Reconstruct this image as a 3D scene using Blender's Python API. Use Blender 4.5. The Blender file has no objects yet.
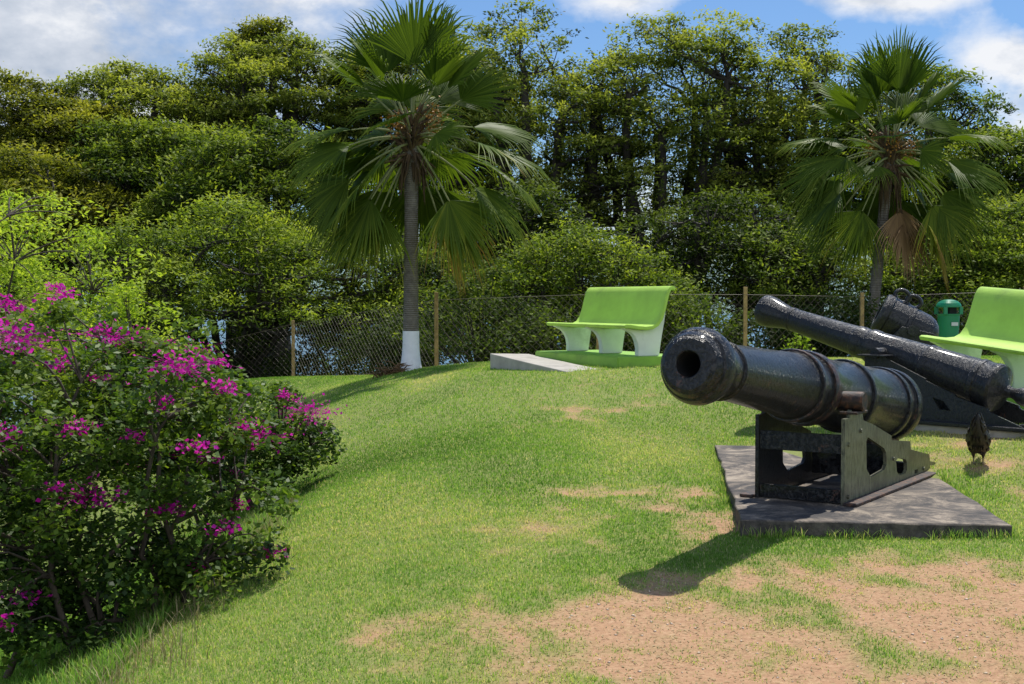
import bpy, bmesh, math, random
import numpy as np
from mathutils import Vector, Matrix
R = math.radians
EYE = 1.6
scn = bpy.context.scene
col = scn.collection
rng = np.random.default_rng(7)
random.seed(7)

# ------------------------------------------------------------------ tagging
def tag(o, label=None, cat=None, group=None, kind=None):
    if label: o['label'] = label
    if cat: o['category'] = cat
    if group: o['group'] = group
    if kind: o['kind'] = kind
    return o
def empty(name, loc, rot=(0, 0, 0)):
    o = bpy.data.objects.new(name, None); col.objects.link(o)
    o.location = loc; o.rotation_euler = rot; o.empty_display_size = .2
    return o
def link(name, me, mats, parent=None, smooth=False, loc=(0, 0, 0), rot=(0, 0, 0)):
    if not isinstance(mats, (list, tuple)): mats = [mats]
    for m in mats: me.materials.append(m)
    if smooth:
        me.polygons.foreach_set('use_smooth', [True] * len(me.polygons))
    o = bpy.data.objects.new(name, me); col.objects.link(o)
    o.location = loc; o.rotation_euler = rot
    if parent: o.parent = parent
    return o
def np_mesh(name, V, faces, attrs=None, matidx=None):
    """faces: list of int arrays (M,k)"""
    me = bpy.data.meshes.new(name)
    V = np.asarray(V, np.float32)
    me.vertices.add(len(V)); me.vertices.foreach_set('co', V.ravel())
    loops = np.concatenate([np.asarray(f).ravel() for f in faces]).astype(np.int32)
    tot = np.concatenate([np.full(len(f), np.asarray(f).shape[1]) for f in faces]).astype(np.int32)
    st = np.concatenate([[0], np.cumsum(tot)[:-1]]).astype(np.int32)
    me.loops.add(len(loops)); me.loops.foreach_set('vertex_index', loops)
    me.polygons.add(len(tot)); me.polygons.foreach_set('loop_start', st)
    try: me.polygons.foreach_set('loop_total', tot)
    except Exception: pass
    if matidx is not None: me.polygons.foreach_set('material_index', np.asarray(matidx, np.int32))
    for k, a in (attrs or {}).items():
        at = me.attributes.new(k, 'FLOAT', 'POINT'); at.data.foreach_set('value', np.asarray(a, np.float32))
    me.update(calc_edges=True); me.validate()
    return me

# ------------------------------------------------------------------ noise
def vnoise(x, y, seed=0):
    xi = np.floor(x).astype(np.int64); yi = np.floor(y).astype(np.int64)
    fx = x - xi; fy = y - yi
    fx = fx * fx * (3 - 2 * fx); fy = fy * fy * (3 - 2 * fy)
    def h(a, b):
        n = (a * 374761393 + b * 668265263 + seed * 1442695041) & 0xffffffff
        n = ((n ^ (n >> 13)) * 1274126177) & 0xffffffff
        return ((n ^ (n >> 16)) & 0xffff) / 65535.0
    return (h(xi, yi) * (1 - fx) + h(xi + 1, yi) * fx) * (1 - fy) + (h(xi, yi + 1) * (1 - fx) + h(xi + 1, yi + 1) * fx) * fy
def fbm(x, y, seed=0, oct=4):
    s = 0; a = .5; t = 0
    for i in range(oct):
        s = s + a * vnoise(x * 2 ** i + 17 * i, y * 2 ** i - 9 * i, seed + i); t += a; a *= .55
    return s / t
def sstep(a, b, x):
    t = np.clip((x - a) / (b - a), 0, 1); return t * t * (3 - 2 * t)

# ------------------------------------------------------------------ terrain
CP = np.array([
    (0, 5, -1.56), (2, 5, -1.53), (-1.5, 5.5, -1.66), (.72, 6.5, -1.47), (0, 2, -1.62), (3, 2, -1.58), (0, -3, -1.7), (5, -3, -1.6), (-4, -3, -2.7),
    (1.3, 7.5, -1.43), (2.9, 7.3, -1.41), (4.2, 7, -1.37), (6, 6, -1.3), (3.2, 9.0, -1.36), (3.6, 9.9, -1.25), (1.7, 11.7, -1.38), (1.35, 9.5, -1.40),
    (2.6, 12.1, -1.24), (3.3, 11.9, -1.12), (4.2, 10.6, -1.12), (5.2, 11.5, -1.03), (4.3, 13.4, -.93), (7, 12, -.95), (10, 8, -1.1), (10, 16, -.9),
    (.5, 18.8, -.93), (1.5, 16.4, -.875), (.68, 15.9, -.92), (-.4, 18, -.985), (2.5, 18.5, -.86), (4.3, 17, -.88), (.3, 13.5, -1.16), (0, 9, -1.43), (0, 11, -1.32),
    (-1.7, 21.5, -1.18), (-1.4, 23, -1.26), (-4.84, 28.3, -1.79), (-6.4, 28.5, -1.9), (4.3, 22, -1.06), (7.5, 22.5, -1.05), (1.5, 22, -1.05), (12, 23, -1.1),
    (-1.65, 8, -1.64), (-1.9, 13.5, -1.62), (-1.0, 16, -1.22), (-2.5, 19, -1.42), (-3.5, 22, -1.62), (-4.2, 17, -2.1), (-3, 13, -2.2),
    (-2.7, 7, -2.1), (-2.9, 9.5, -2.2), (-5, 8, -3.2), (-6, 14, -3.5), (-7, 20, -3.2), (-12, 10, -5), (-12, 22, -4.4), (-9, 28, -2.8), (-5, 2, -3.0), (-12, 0, -5.5),
    (-16, 34, -6), (-8, 34, -4.6), (0, 32, -3.6), (8, 32, -3.2), (16, 32, -3.6), (-20, 44, -8), (-8, 44, -7.4), (4, 44, -7), (16, 44, -6.8), (28, 40, -6.5),
    (22, 20, -2), (22, 6, -2), (20, -8, -2.5), (0, -12, -2.2), (-20, -10, -7), (-24, 14, -8), (-24, 30, -8)])
def tps_fit(P):
    n = len(P); X = P[:, :2] / 10; d2 = ((X[:, None] - X[None]) ** 2).sum(-1)
    K = np.where(d2 > 0, .5 * d2 * np.log(d2 + 1e-12), 0) + np.eye(n) * 2e-4
    A = np.zeros((n + 3, n + 3)); A[:n, :n] = K; A[:n, n] = 1; A[:n, n + 1:] = X; A[n, :n] = 1; A[n + 1:, :n] = X.T
    b = np.concatenate([P[:, 2], [0, 0, 0]])
    return X, np.linalg.solve(A, b)
TX, TW = tps_fit(CP)
def ground_z(x, y):
    x = np.atleast_1d(np.asarray(x, float)); y = np.atleast_1d(np.asarray(y, float)); sh = x.shape
    x = x.ravel(); y = y.ravel(); out = np.empty(len(x))
    for i in range(0, len(x), 20000):
        xx = np.clip(x[i:i + 20000], -30, 34) / 10; yy = np.clip(y[i:i + 20000], -14, 50) / 10
        d2 = (xx[:, None] - TX[None, :, 0]) ** 2 + (yy[:, None] - TX[None, :, 1]) ** 2
        out[i:i + 20000] = (.5 * d2 * np.log(d2 + 1e-12)) @ TW[:-3] + TW[-3] + TW[-2] * xx + TW[-1] * yy
    r = np.hypot(x, y - 12)
    w = sstep(26, 50, r)
    far = np.maximum(-5 - (r - 26) * .22, -24)
    z = out * (1 - w) + far * w
    z += .02 * (fbm(x * 1.1, y * 1.1, 3) - .5) * (1 - w) + 1.2 * (fbm(x * .05, y * .05, 4) - .5) * w
    return (z + EYE).reshape(sh)
def gz(x, y): return float(ground_z(x, y)[0])

def dirt_mask(x, y):
    b = 1.0 - ((x - 1.95) / 2.5) ** 2 - ((y - 5.75) / 1.55) ** 2
    b2 = .55 - ((x - .75) / 1.0) ** 2 - ((y - 8.2) / 2.0) ** 2
    b3 = .50 - ((x - 4.0) / 1.0) ** 2 - ((y - 9.9) / 1.3) ** 2
    b4 = .30 - ((x - 1.3) / 1.1) ** 2 - ((y - 13.6) / 1.6) ** 2
    n = fbm(x * 1.5, y * 1.5, 11, 5); n2 = fbm(x * 6.5, y * 4.5, 21, 4)
    f = np.maximum.reduce([np.minimum(b * .98, .60), b2 * .34, b3 * .34, b4 * .2, np.full_like(x, -.5)])
    f = np.maximum(f, -.5)
    v = f + (n - .5) * 1.35 + (n2 - .5) * .85
    return sstep(-.08, .62, v)

# ------------------------------------------------------------------ materials
def mat(name):
    m = bpy.data.materials.new(name); m.use_nodes = True
    nt = m.node_tree; nt.nodes.clear()
    out = nt.nodes.new('ShaderNodeOutputMaterial')
    return m, nt, out
def N(nt, t, **kw):
    n = nt.nodes.new(t)
    for k, v in kw.items():
        if k.startswith('i_'):
            key = k[2:].replace('_', ' ')
            n.inputs[key].default_value = v
        else: setattr(n, k, v)
    return n
def noise(nt, scale, detail=4, rough=.55, vec=None, dist=0):
    n = N(nt, 'ShaderNodeTexNoise'); n.inputs['Scale'].default_value = scale
    n.inputs['Detail'].default_value = detail; n.inputs['Roughness'].default_value = rough; n.inputs['Distortion'].default_value = dist
    if vec is not None: nt.links.new(vec, n.inputs['Vector'])
    return n.outputs['Fac']
def ramp(nt, fac, stops):
    r = N(nt, 'ShaderNodeValToRGB'); e = r.color_ramp.elements
    while len(e) < len(stops): e.new(.5)
    for i, (p, c) in enumerate(stops):
        e[i].position = p; e[i].color = (*c, 1) if len(c) == 3 else c
    nt.links.new(fac, r.inputs['Fac']); return r.outputs['Color']
def mix(nt, fac, a, b, blend='MIX'):
    m = N(nt, 'ShaderNodeMix', data_type='RGBA', blend_type=blend)
    for sock, v in ((m.inputs[0], fac), (m.inputs[6], a), (m.inputs[7], b)):
        if isinstance(v, (int, float)): sock.default_value = v
        elif isinstance(v, tuple): sock.default_value = (*v, 1)
        else: nt.links.new(v, sock)
    return m.outputs[2]
def mth(nt, op, a, b=0.0, clamp=False):
    m = N(nt, 'ShaderNodeMath', operation=op, use_clamp=clamp)
    for i, v in enumerate((a, b)):
        if isinstance(v, (int, float)): m.inputs[i].default_value = v
        else: nt.links.new(v, m.inputs[i])
    return m.outputs[0]
def attr(nt, name): return N(nt, 'ShaderNodeAttribute', attribute_name=name).outputs['Fac']
def coords(nt, obj=True): return N(nt, 'ShaderNodeTexCoord').outputs['Object' if obj else 'Generated']
def bump(nt, h, strength, dist=.01):
    b = N(nt, 'ShaderNodeBump'); b.inputs['Strength'].default_value = strength; b.inputs['Distance'].default_value = dist
    nt.links.new(h, b.inputs['Height']); return b.outputs['Normal']
def principled(nt, out, base, rough, nrm=None, **kw):
    p = N(nt, 'ShaderNodeBsdfPrincipled')
    for k, v in (('Base Color', base), ('Roughness', rough)):
        if isinstance(v, tuple): p.inputs[k].default_value = (*v, 1)
        elif isinstance(v, (int, float)): p.inputs[k].default_value = v
        else: nt.links.new(v, p.inputs[k])
    if nrm is not None: nt.links.new(nrm, p.inputs['Normal'])
    for k, v in kw.items(): p.inputs[k.replace('_', ' ')].default_value = v
    if out is not None: nt.links.new(p.outputs[0], out.inputs['Surface'])
    return p

def leaf_mat(name, stops, transl=.35, rough=.45, tcol=(1.25, 1.3, .5), spec=.4):
    m, nt, out = mat(name)
    c = ramp(nt, attr(nt, 'tint'), stops)
    p = principled(nt, None, c, rough); p.inputs['Specular IOR Level'].default_value = spec
    t = N(nt, 'ShaderNodeBsdfTranslucent'); nt.links.new(mix(nt, 1.0, c, tcol, 'MULTIPLY'), t.inputs['Color'])
    ms = N(nt, 'ShaderNodeMixShader'); ms.inputs[0].default_value = transl
    nt.links.new(p.outputs[0], ms.inputs[1]); nt.links.new(t.outputs[0], ms.inputs[2]); nt.links.new(ms.outputs[0], out.inputs['Surface'])
    return m
def bark_mat(name, a, b, scale=6, bmp=.6, rings=0):
    m, nt, out = mat(name); v = coords(nt)
    mp = N(nt, 'ShaderNodeMapping'); mp.inputs['Scale'].default_value = (1, 1, .35 if not rings else 1); nt.links.new(v, mp.inputs['Vector'])
    f = noise(nt, scale, 6, .65, mp.outputs[0]); c = ramp(nt, f, [(.3, a), (.7, b)])
    h = f
    if rings:
        w = N(nt, 'ShaderNodeTexWave', wave_type='BANDS', bands_direction='Z'); w.inputs['Scale'].default_value = rings
        w.inputs['Distortion'].default_value = 1.6; w.inputs['Detail'].default_value = 3; nt.links.new(v, w.inputs['Vector'])
        c = mix(nt, mth(nt, 'MULTIPLY', w.outputs['Fac'], .35), c, a); h = mth(nt, 'ADD', f, w.outputs['Fac'])
    principled(nt, out, c, .85, bump(nt, h, bmp, .02)); return m

M = {}
LK = dict(transl=.42, rough=.6, spec=.12)
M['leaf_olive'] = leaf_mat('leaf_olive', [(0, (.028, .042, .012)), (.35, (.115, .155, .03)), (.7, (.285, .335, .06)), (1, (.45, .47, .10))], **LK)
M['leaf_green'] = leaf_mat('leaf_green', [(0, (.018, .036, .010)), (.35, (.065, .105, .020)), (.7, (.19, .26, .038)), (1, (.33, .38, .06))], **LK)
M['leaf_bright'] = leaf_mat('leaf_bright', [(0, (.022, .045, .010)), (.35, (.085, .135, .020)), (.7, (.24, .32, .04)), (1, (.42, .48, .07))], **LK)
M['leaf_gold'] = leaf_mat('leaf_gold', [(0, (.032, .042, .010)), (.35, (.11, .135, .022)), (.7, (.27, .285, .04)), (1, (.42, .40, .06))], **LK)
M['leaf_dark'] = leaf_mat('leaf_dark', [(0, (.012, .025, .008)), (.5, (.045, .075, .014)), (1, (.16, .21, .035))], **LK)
M['leaf_lime'] = leaf_mat('leaf_lime', [(0, (.11, .18, .02)), (.4, (.30, .42, .045)), (1, (.52, .60, .10))], .5, .6, spec=.12)
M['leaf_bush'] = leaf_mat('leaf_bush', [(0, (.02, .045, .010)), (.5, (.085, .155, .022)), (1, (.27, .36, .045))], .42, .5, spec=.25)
M['bract'] = leaf_mat('bract', [(0, (.34, .005, .20)), (.5, (.66, .015, .43)), (1, (.88, .06, .62))], .45, .6, (1.1, .9, 1.0), .1)
M['palm_leaf'] = leaf_mat('palm_leaf', [(0, (.035, .070, .012)), (.5, (.105, .165, .022)), (.72, (.19, .24, .03)), (.88, (.30, .28, .04)), (1, (.38, .22, .06))], .42, .45, (1.3, 1.3, .4), .10)
M['palm_dead'] = leaf_mat('palm_dead', [(0, (.10, .055, .022)), (1, (.30, .19, .09))], .15, .8)
M['petiole'] = bark_mat('petiole', (.13, .17, .05), (.30, .31, .14), 5, .1)
M['fibre'] = bark_mat('fibre', (.035, .02, .010), (.13, .08, .035), 14, 1.0)
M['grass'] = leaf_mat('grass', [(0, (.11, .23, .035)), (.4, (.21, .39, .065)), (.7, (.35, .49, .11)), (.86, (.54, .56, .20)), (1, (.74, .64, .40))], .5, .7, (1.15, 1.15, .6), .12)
M['straw'] = leaf_mat('straw', [(0, (.16, .15, .05)), (1, (.48, .40, .22))], .3, .7, (1, 1, .8), .2)
M['bark_dark'] = bark_mat('bark_dark', (.018, .014, .010), (.06, .05, .038), 3)
M['bark_bush'] = bark_mat('bark_bush', (.04, .028, .018), (.11, .085, .06), 20)
M['bark_palm'] = bark_mat('bark_palm', (.11, .095, .075), (.26, .235, .195), 9, .7, rings=9)

def iron(name, seed, rustc, chip, rough0=.16, bd=.013):
    m, nt, out = mat(name); v = coords(nt)
    mp = N(nt, 'ShaderNodeMapping'); mp.inputs['Scale'].default_value = (1, 2.2, 1); mp.inputs['Location'].default_value = (seed, 0, 0); nt.links.new(v, mp.inputs['Vector']); vv = mp.outputs[0]
    a = noise(nt, 34, 6, .7, vv); b = noise(nt, 6, 6, .65, vv); c = noise(nt, 95, 3, .6, vv)
    base = ramp(nt, b, [(.3, (.0045, .005, .0065)), (.7, (.014, .014, .015))])
    rm = ramp(nt, noise(nt, 7, 9, .78, vv), [(rustc, (0, 0, 0)), (rustc + .05, (1, 1, 1))])
    base = mix(nt, mth(nt, 'MULTIPLY', rm, .65), base, ramp(nt, a, [(.35, (.05, .022, .014)), (.65, (.20, .095, .065))]))
    cm = ramp(nt, c, [(chip, (0, 0, 0)), (chip + .04, (1, 1, 1))])
    base = mix(nt, mth(nt, 'MULTIPLY', cm, .5), base, (.13, .10, .075))
    rg = mth(nt, 'ADD', mth(nt, 'MULTIPLY', a, .30), rough0)
    rg = mth(nt, 'ADD', rg, mth(nt, 'MULTIPLY', rm, .3), True)
    pit = ramp(nt, a, [(.36, (0, 0, 0)), (.50, (1, 1, 1))])
    h = mth(nt, 'ADD', mth(nt, 'MULTIPLY', pit, .9), mth(nt, 'MULTIPLY', c, .35)); h = mth(nt, 'ADD', h, mth(nt, 'MULTIPLY', b, .8))
    h = mth(nt, 'ADD', h, mth(nt, 'MULTIPLY', noise(nt, 17, 5, .7, vv), 1.5))
    principled(nt, out, base, rg, bump(nt, h, 1.0, bd), Specular_IOR_Level=.42, Coat_Weight=.30, Coat_Roughness=.12); return m
M['iron'] = iron('black_painted_iron', 0, .585, .64)
M['iron_old'] = iron('black_painted_iron_old', 4, .62, .66, .26, .006)
def iron_flat():
    m, nt, out = mat('iron_plate_grass_reflection'); v = coords(nt)
    mp = N(nt, 'ShaderNodeMapping'); mp.inputs['Scale'].default_value = (1, 1, .3); nt.links.new(v, mp.inputs['Vector'])
    a = noise(nt, 42, 5, .7, mp.outputs[0]); b = noise(nt, 5, 5, .6, v)
    base = ramp(nt, a, [(.36, (.010, .010, .009)), (.43, (.09, .095, .06)), (.62, (.20, .205, .13))])  # grass reflection painted in as yellow-grey base colour, with black drips
    base = mix(nt, ramp(nt, b, [(.52, (0, 0, 0)), (.64, (.6, .6, .6))]), base, (.06, .055, .04))
    principled(nt, out, base, mth(nt, 'ADD', mth(nt, 'MULTIPLY', a, .3), .24), bump(nt, a, .4, .006)); return m
M['iron_plate'] = iron_flat()
def rusty():
    m, nt, out = mat('rusty_iron'); v = coords(nt)
    a = noise(nt, 24, 6, .7, v)
    base = ramp(nt, a, [(.38, (.012, .011, .012)), (.52, (.05, .028, .02)), (.66, (.17, .075, .035))])
    principled(nt, out, base, .6, bump(nt, a, .6, .01)); return m
M['rust'] = rusty()
def flat(name, c, rough=.6, var=.25, sc=6, bmp=.15, dirt=None):
    m, nt, out = mat(name); v = coords(nt)
    f = noise(nt, sc, 6, .6, v)
    lo = tuple(x * (1 - var) for x in c); hi = tuple(min(1, x * (1 + var)) for x in c)
    b = ramp(nt, f, [(.3, lo), (.7, hi)])
    if dirt:
        b = mix(nt, ramp(nt, noise(nt, sc * .6, 8, .75, v), [(.55, (0, 0, 0)), (.70, (.6, .6, .6))]), b, dirt)
    principled(nt, out, b, rough, bump(nt, noise(nt, sc * 9, 4, .6, v), bmp, .004)); return m
M['iron_band'] = iron('rusty_chipped_black_iron', 7, .50, .58)
M['bench_green'] = flat('bench_green_paint', (.44, .68, .10), .6, .13, 2.6, .5, (.28, .42, .09))
M['plinth_green'] = flat('plinth_green_paint', (.24, .46, .05), .6, .14, 4, .25, (.14, .24, .05))
M['bench_white'] = flat('bench_white_paint', (.74, .77, .69), .65, .09, 3, .4, (.42, .46, .34))
M['whitewash'] = flat('whitewash', (.78, .80, .82), .8, .06, 8, .6, (.35, .28, .22))
M['concrete'] = flat('concrete_light', (.42, .39, .34), .85, .18, 5, .4, (.2, .18, .15))
M['post_wood'] = flat('fence_post_paint', (.34, .23, .09), .8, .35, 12, .3, (.2, .14, .07))
M['wire'] = flat('galvanised_wire', (.12, .10, .065), .5, .2, 20, 0)
M['bin_green'] = flat('bin_green_plastic', (.005, .20, .085), .35, .12, 4, .05)
M['bin_dark'] = flat('bin_inside', (.012, .02, .016), .7, .1)
M['sticker'] = flat('sticker_white', (.5, .55, .55), .5, .1)
M['hen'] = flat('hen_feathers', (.014, .010, .008), .5, .6, 30, .8, (.06, .028, .012))
M['hen_leg'] = flat('hen_leg', (.22, .17, .09), .6)
M['hen_comb'] = flat('hen_comb', (.35, .03, .02), .6)
M['bore'] = flat('bore_matte_black', (.004, .004, .005), .9, .2)  # near-black matte lining inside the barrel bores
M['fruit'] = flat('palm_fruit', (.34, .16, .02), .6, .4, 20, .3)
def pad_mat():
    m, nt, out = mat('stained_concrete'); v = coords(nt)
    f = noise(nt, 2.3, 10, .78, v, .6); g = noise(nt, 26, 5, .7, v)
    c = ramp(nt, f, [(.42, (.035, .030, .028)), (.49, (.095, .078, .062)), (.545, (.21, .168, .125)), (.62, (.40, .33, .245))])
    c = mix(nt, ramp(nt, g, [(.54, (0, 0, 0)), (.72, (.7, .7, .7))]), c, (.08, .07, .06))
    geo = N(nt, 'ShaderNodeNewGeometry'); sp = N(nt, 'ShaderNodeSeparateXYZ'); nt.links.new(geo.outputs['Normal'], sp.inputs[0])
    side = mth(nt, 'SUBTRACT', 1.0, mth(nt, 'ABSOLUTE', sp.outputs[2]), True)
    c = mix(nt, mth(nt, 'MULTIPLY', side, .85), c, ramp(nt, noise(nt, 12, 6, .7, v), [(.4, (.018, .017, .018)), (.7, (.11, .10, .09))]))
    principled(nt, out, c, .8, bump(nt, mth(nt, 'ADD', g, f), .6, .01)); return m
M['pad'] = pad_mat()

def ground_mat():
    m, nt, out = mat('lawn_soil'); v = coords(nt)
    d = attr(nt, 'dirt')
    n1 = noise(nt, 42, 8, .8, v); n2 = noise(nt, 7, 7, .72, v); n3 = noise(nt, 1.1, 5, .6, v)
    soil = ramp(nt, n1, [(.30, (.15, .088, .05)), (.44, (.36, .20, .105)), (.58, (.48, .295, .16)), (.72, (.62, .47, .32))])
    soil = mix(nt, ramp(nt, n2, [(.46, (0, 0, 0)), (.70, (.7, .7, .7))]), soil, (.42, .235, .12))
    gr = ramp(nt, n1, [(.3, (.07, .11, .018)), (.55, (.18, .24, .04)), (.75, (.34, .33, .13))])
    gr = mix(nt, n3, gr, (.22, .24, .06))
    dd = mth(nt, 'ADD', d, mth(nt, 'MULTIPLY', mth(nt, 'SUBTRACT', n2, .5), 1.1), True)
    c = mix(nt, dd, gr, soil)
    far = attr(nt, 'far'); c = mix(nt, far, c, ramp(nt, n3, [(.3, (.02, .035, .01)), (.7, (.06, .07, .025))]))
    principled(nt, out, c, .95, bump(nt, mth(nt, 'ADD', n1, n2), .4, .012)); return m
M['ground'] = ground_mat()
def sea_mat():
    m, nt, out = mat('sea_water'); v = coords(nt)
    n = noise(nt, .6, 6, .6, v)
    principled(nt, out, (.05, .13, .17), .25, bump(nt, n, .5, .3)); return m
M['sea'] = sea_mat()
def hill_mat(name, a, b):
    m, nt, out = mat(name); v = coords(nt)
    principled(nt, out, ramp(nt, noise(nt, .03, 8, .7, v), [(.35, a), (.65, b)]), 1.0); return m
M['hill'] = hill_mat('hazy_hills', (.12, .20, .20), (.22, .31, .27))  # distance haze is mixed into the base colour

# ------------------------------------------------------------------ geometry helpers
class Acc:
    """numpy mesh accumulator of tubes / quads"""
    def __init__(s): s.V = []; s.F = {3: [], 4: []}; s.n = 0; s.T = []; s.M = {3: [], 4: []}
    def add(s, V, F, tint=0.5, m=0):
        V = np.asarray(V, float); F = np.asarray(F); k = F.shape[1]
        s.V.append(V); s.F[k].append(F + s.n); s.M[k].append(np.full(len(F), m)); s.n += len(V)
        s.T.append(np.broadcast_to(np.asarray(tint, float), (len(V),)))
    def add2(s, V, F4, F3, tint=.5, m=0):
        V = np.asarray(V, float); s.V.append(V)
        s.F[4].append(np.asarray(F4) + s.n); s.M[4].append(np.full(len(F4), m)); s.F[3].append(np.asarray(F3) + s.n); s.M[3].append(np.full(len(F3), m)); s.n += len(V)
        s.T.append(np.broadcast_to(np.asarray(tint, float), (len(V),)))
    def tube(s, P, r, sides=6, tint=.5, m=0, cap=True):
        P = np.asarray(P, float); n = len(P); r = np.broadcast_to(np.asarray(r, float), (n,))
        T = np.gradient(P, axis=0); T /= np.linalg.norm(T, axis=1)[:, None] + 1e-9
        up = np.array([0, 0, 1.]) if abs(T[0, 2]) < .9 else np.array([1., 0, 0])
        A = np.cross(T, up); A /= np.linalg.norm(A, axis=1)[:, None] + 1e-9; B = np.cross(T, A)
        a = np.arange(sides) * 2 * math.pi / sides
        V = P[:, None] + r[:, None, None] * (np.cos(a)[None, :, None] * A[:, None] + np.sin(a)[None, :, None] * B[:, None])
        V = V.reshape(-1, 3)
        i = np.arange(n - 1)[:, None] * sides; j = np.arange(sides)[None]; j2 = (j + 1) % sides
        F = np.stack([i + j, i + j2, i + sides + j2, i + sides + j], -1).reshape(-1, 4)
        s.add(V, F, tint, m)
        if cap:
            k = np.arange(1, sides - 1)
            for base, P0 in ((0, 0), (1, n - 1)):
                VV = V[P0 * sides:(P0 + 1) * sides]
                s.add(VV, np.stack([np.zeros_like(k), k, k + 1] if base else [np.zeros_like(k), k + 1, k], -1), tint, m)
    def mesh(s, name):
        V = np.concatenate(s.V); faces = []; mi = []
        for k in (4, 3):
            if s.F[k]: faces.append(np.concatenate(s.F[k])); mi.append(np.concatenate(s.M[k]))
        return np_mesh(name, V, faces, {'tint': np.concatenate(s.T)}, np.concatenate(mi))

def rand_unit(n, g):
    v = g.normal(size=(n, 3)); return v / np.linalg.norm(v, axis=1)[:, None]
def leaf_quads(P, L, W, g, upbias=.5, shape='rhomb'):
    """leaf quads centred on P; returns V (4n,3), F"""
    n = len(P)
    a = rand_unit(n, g); a[:, 2] *= .6; a /= np.linalg.norm(a, axis=1)[:, None]
    nn = rand_unit(n, g); nn[:, 2] = np.abs(nn[:, 2]) + upbias; b = np.cross(a, nn); b /= np.linalg.norm(b, axis=1)[:, None] + 1e-9
    L = (L * g.uniform(.6, 1.35, n))[:, None] / 2; W = (W * g.uniform(.7, 1.3, n))[:, None] / 2
    if shape == 'rhomb': V = np.stack([P - a * L, P + b * W - a * L * .15, P + a * L, P - b * W - a * L * .15], 1)
    else: V = np.stack([P - a * L - b * W, P - a * L + b * W, P + a * L + b * W, P + a * L - b * W], 1)
    F = np.arange(4 * n).reshape(n, 4)
    return V.reshape(-1, 3), F

def cluster_mesh(name, P, c, L, W, g, tints):
    """small petals each joined to the centre by a thin stalk: one connected piece"""
    V, F = leaf_quads(P, L, W, g, .3); n = len(P)
    V = np.concatenate([V, V[0::4] + np.array([.0012, 0, .001]), [c]]); k = np.arange(n)
    F3 = np.stack([k * 4, 4 * n + k, np.full(n, 5 * n)], -1)
    a = Acc(); a.add2(V, F, F3, np.concatenate([np.repeat(tints, 4), tints, [.3]])); return a.mesh(name)
def bm_mesh(name, fn, bevel=0, seg=2):
    bm = bmesh.new(); fn(bm)
    bmesh.ops.recalc_face_normals(bm, faces=bm.faces)
    if bevel:
        ed = [e for e in bm.edges if len(e.link_faces) == 2 and e.calc_face_angle(0) > R(35)]
        bmesh.ops.bevel(bm, geom=ed, offset=bevel, segments=seg, affect='EDGES', clamp_overlap=True)
    me = bpy.data.meshes.new(name); bm.to_mesh(me); bm.free(); return me
def box(bm, x0, x1, y0, y1, z0, z1, sub=0):
    v = [bm.verts.new(p) for p in ((x0, y0, z0), (x1, y0, z0), (x1, y1, z0), (x0, y1, z0), (x0, y0, z1), (x1, y0, z1), (x1, y1, z1), (x0, y1, z1))]
    for f in ((0, 3, 2, 1), (4, 5, 6, 7), (0, 1, 5, 4), (1, 2, 6, 5), (2, 3, 7, 6), (3, 0, 4, 7)): bm.faces.new([v[i] for i in f])
def cyl(bm, a, b, r, seg=20, r2=None):
    a = Vector(a); b = Vector(b); d = (b - a); L = d.length
    m = Matrix.Translation((a + b) / 2) @ d.to_track_quat('Z', 'Y').to_matrix().to_4x4()
    bmesh.ops.create_cone(bm, cap_ends=True, segments=seg, radius1=r, radius2=r if r2 is None else r2, depth=L, matrix=m)
def lathe(bm, prof, seg=48, cap0=True, cap1=True):
    """prof: (y, r) along +Y"""
    rings = []
    for (y, r) in prof:
        rings.append([bm.verts.new((r * math.cos(2 * math.pi * k / seg), y, r * math.sin(2 * math.pi * k / seg))) for k in range(seg)])
    for a, b in zip(rings, rings[1:]):
        for k in range(seg): bm.faces.new((a[k], a[(k + 1) % seg], b[(k + 1) % seg], b[k]))
    if cap0: bm.faces.new(rings[0][::-1])
    if cap1: bm.faces.new(rings[-1])
def poly_with_holes(bm, outline, holes, x0, x1):
    """plate in local YZ with through holes, thickness along X"""
    from mathutils.geometry import delaunay_2d_cdt
    pts = []; edges = []
    for lp in [outline] + holes:
        s = len(pts); n = len(lp); pts += [Vector(p) for p in lp]
        edges += [(s + i, s + (i + 1) % n) for i in range(n)]
    vo, eo, fo, *_ = delaunay_2d_cdt(pts, edges, [], 0, 1e-5)
    def inside(p, poly):
        c = False; j = len(poly) - 1
        for i in range(len(poly)):
            xi, yi = poly[i]; xj, yj = poly[j]
            if (yi > p[1]) != (yj > p[1]) and p[0] < (xj - xi) * (p[1] - yi) / (yj - yi) + xi: c = not c
            j = i
        return c
    keep = []
    for f in fo:
        c = sum((vo[i] for i in f), Vector((0, 0))) / len(f)
        if inside(c, outline) and not any(inside(c, h) for h in holes): keep.append(f)
    A = [bm.verts.new((x0, p[0], p[1])) for p in vo]; B = [bm.verts.new((x1, p[0], p[1])) for p in vo]
    for f in keep:
        bm.faces.new([A[i] for i in f]); bm.faces.new([B[i] for i in reversed(f)])
    for e in [e for e in list(bm.edges) if len(e.link_faces) == 1]:
        a, b = e.verts
        if a in A and b in A:
            i, j = A.index(a), A.index(b)
            try: bm.faces.new((A[i], A[j], B[j], B[i]))
            except ValueError: pass
    for v in [v for v in bm.verts if not v.link_faces]: bm.verts.remove(v)

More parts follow.
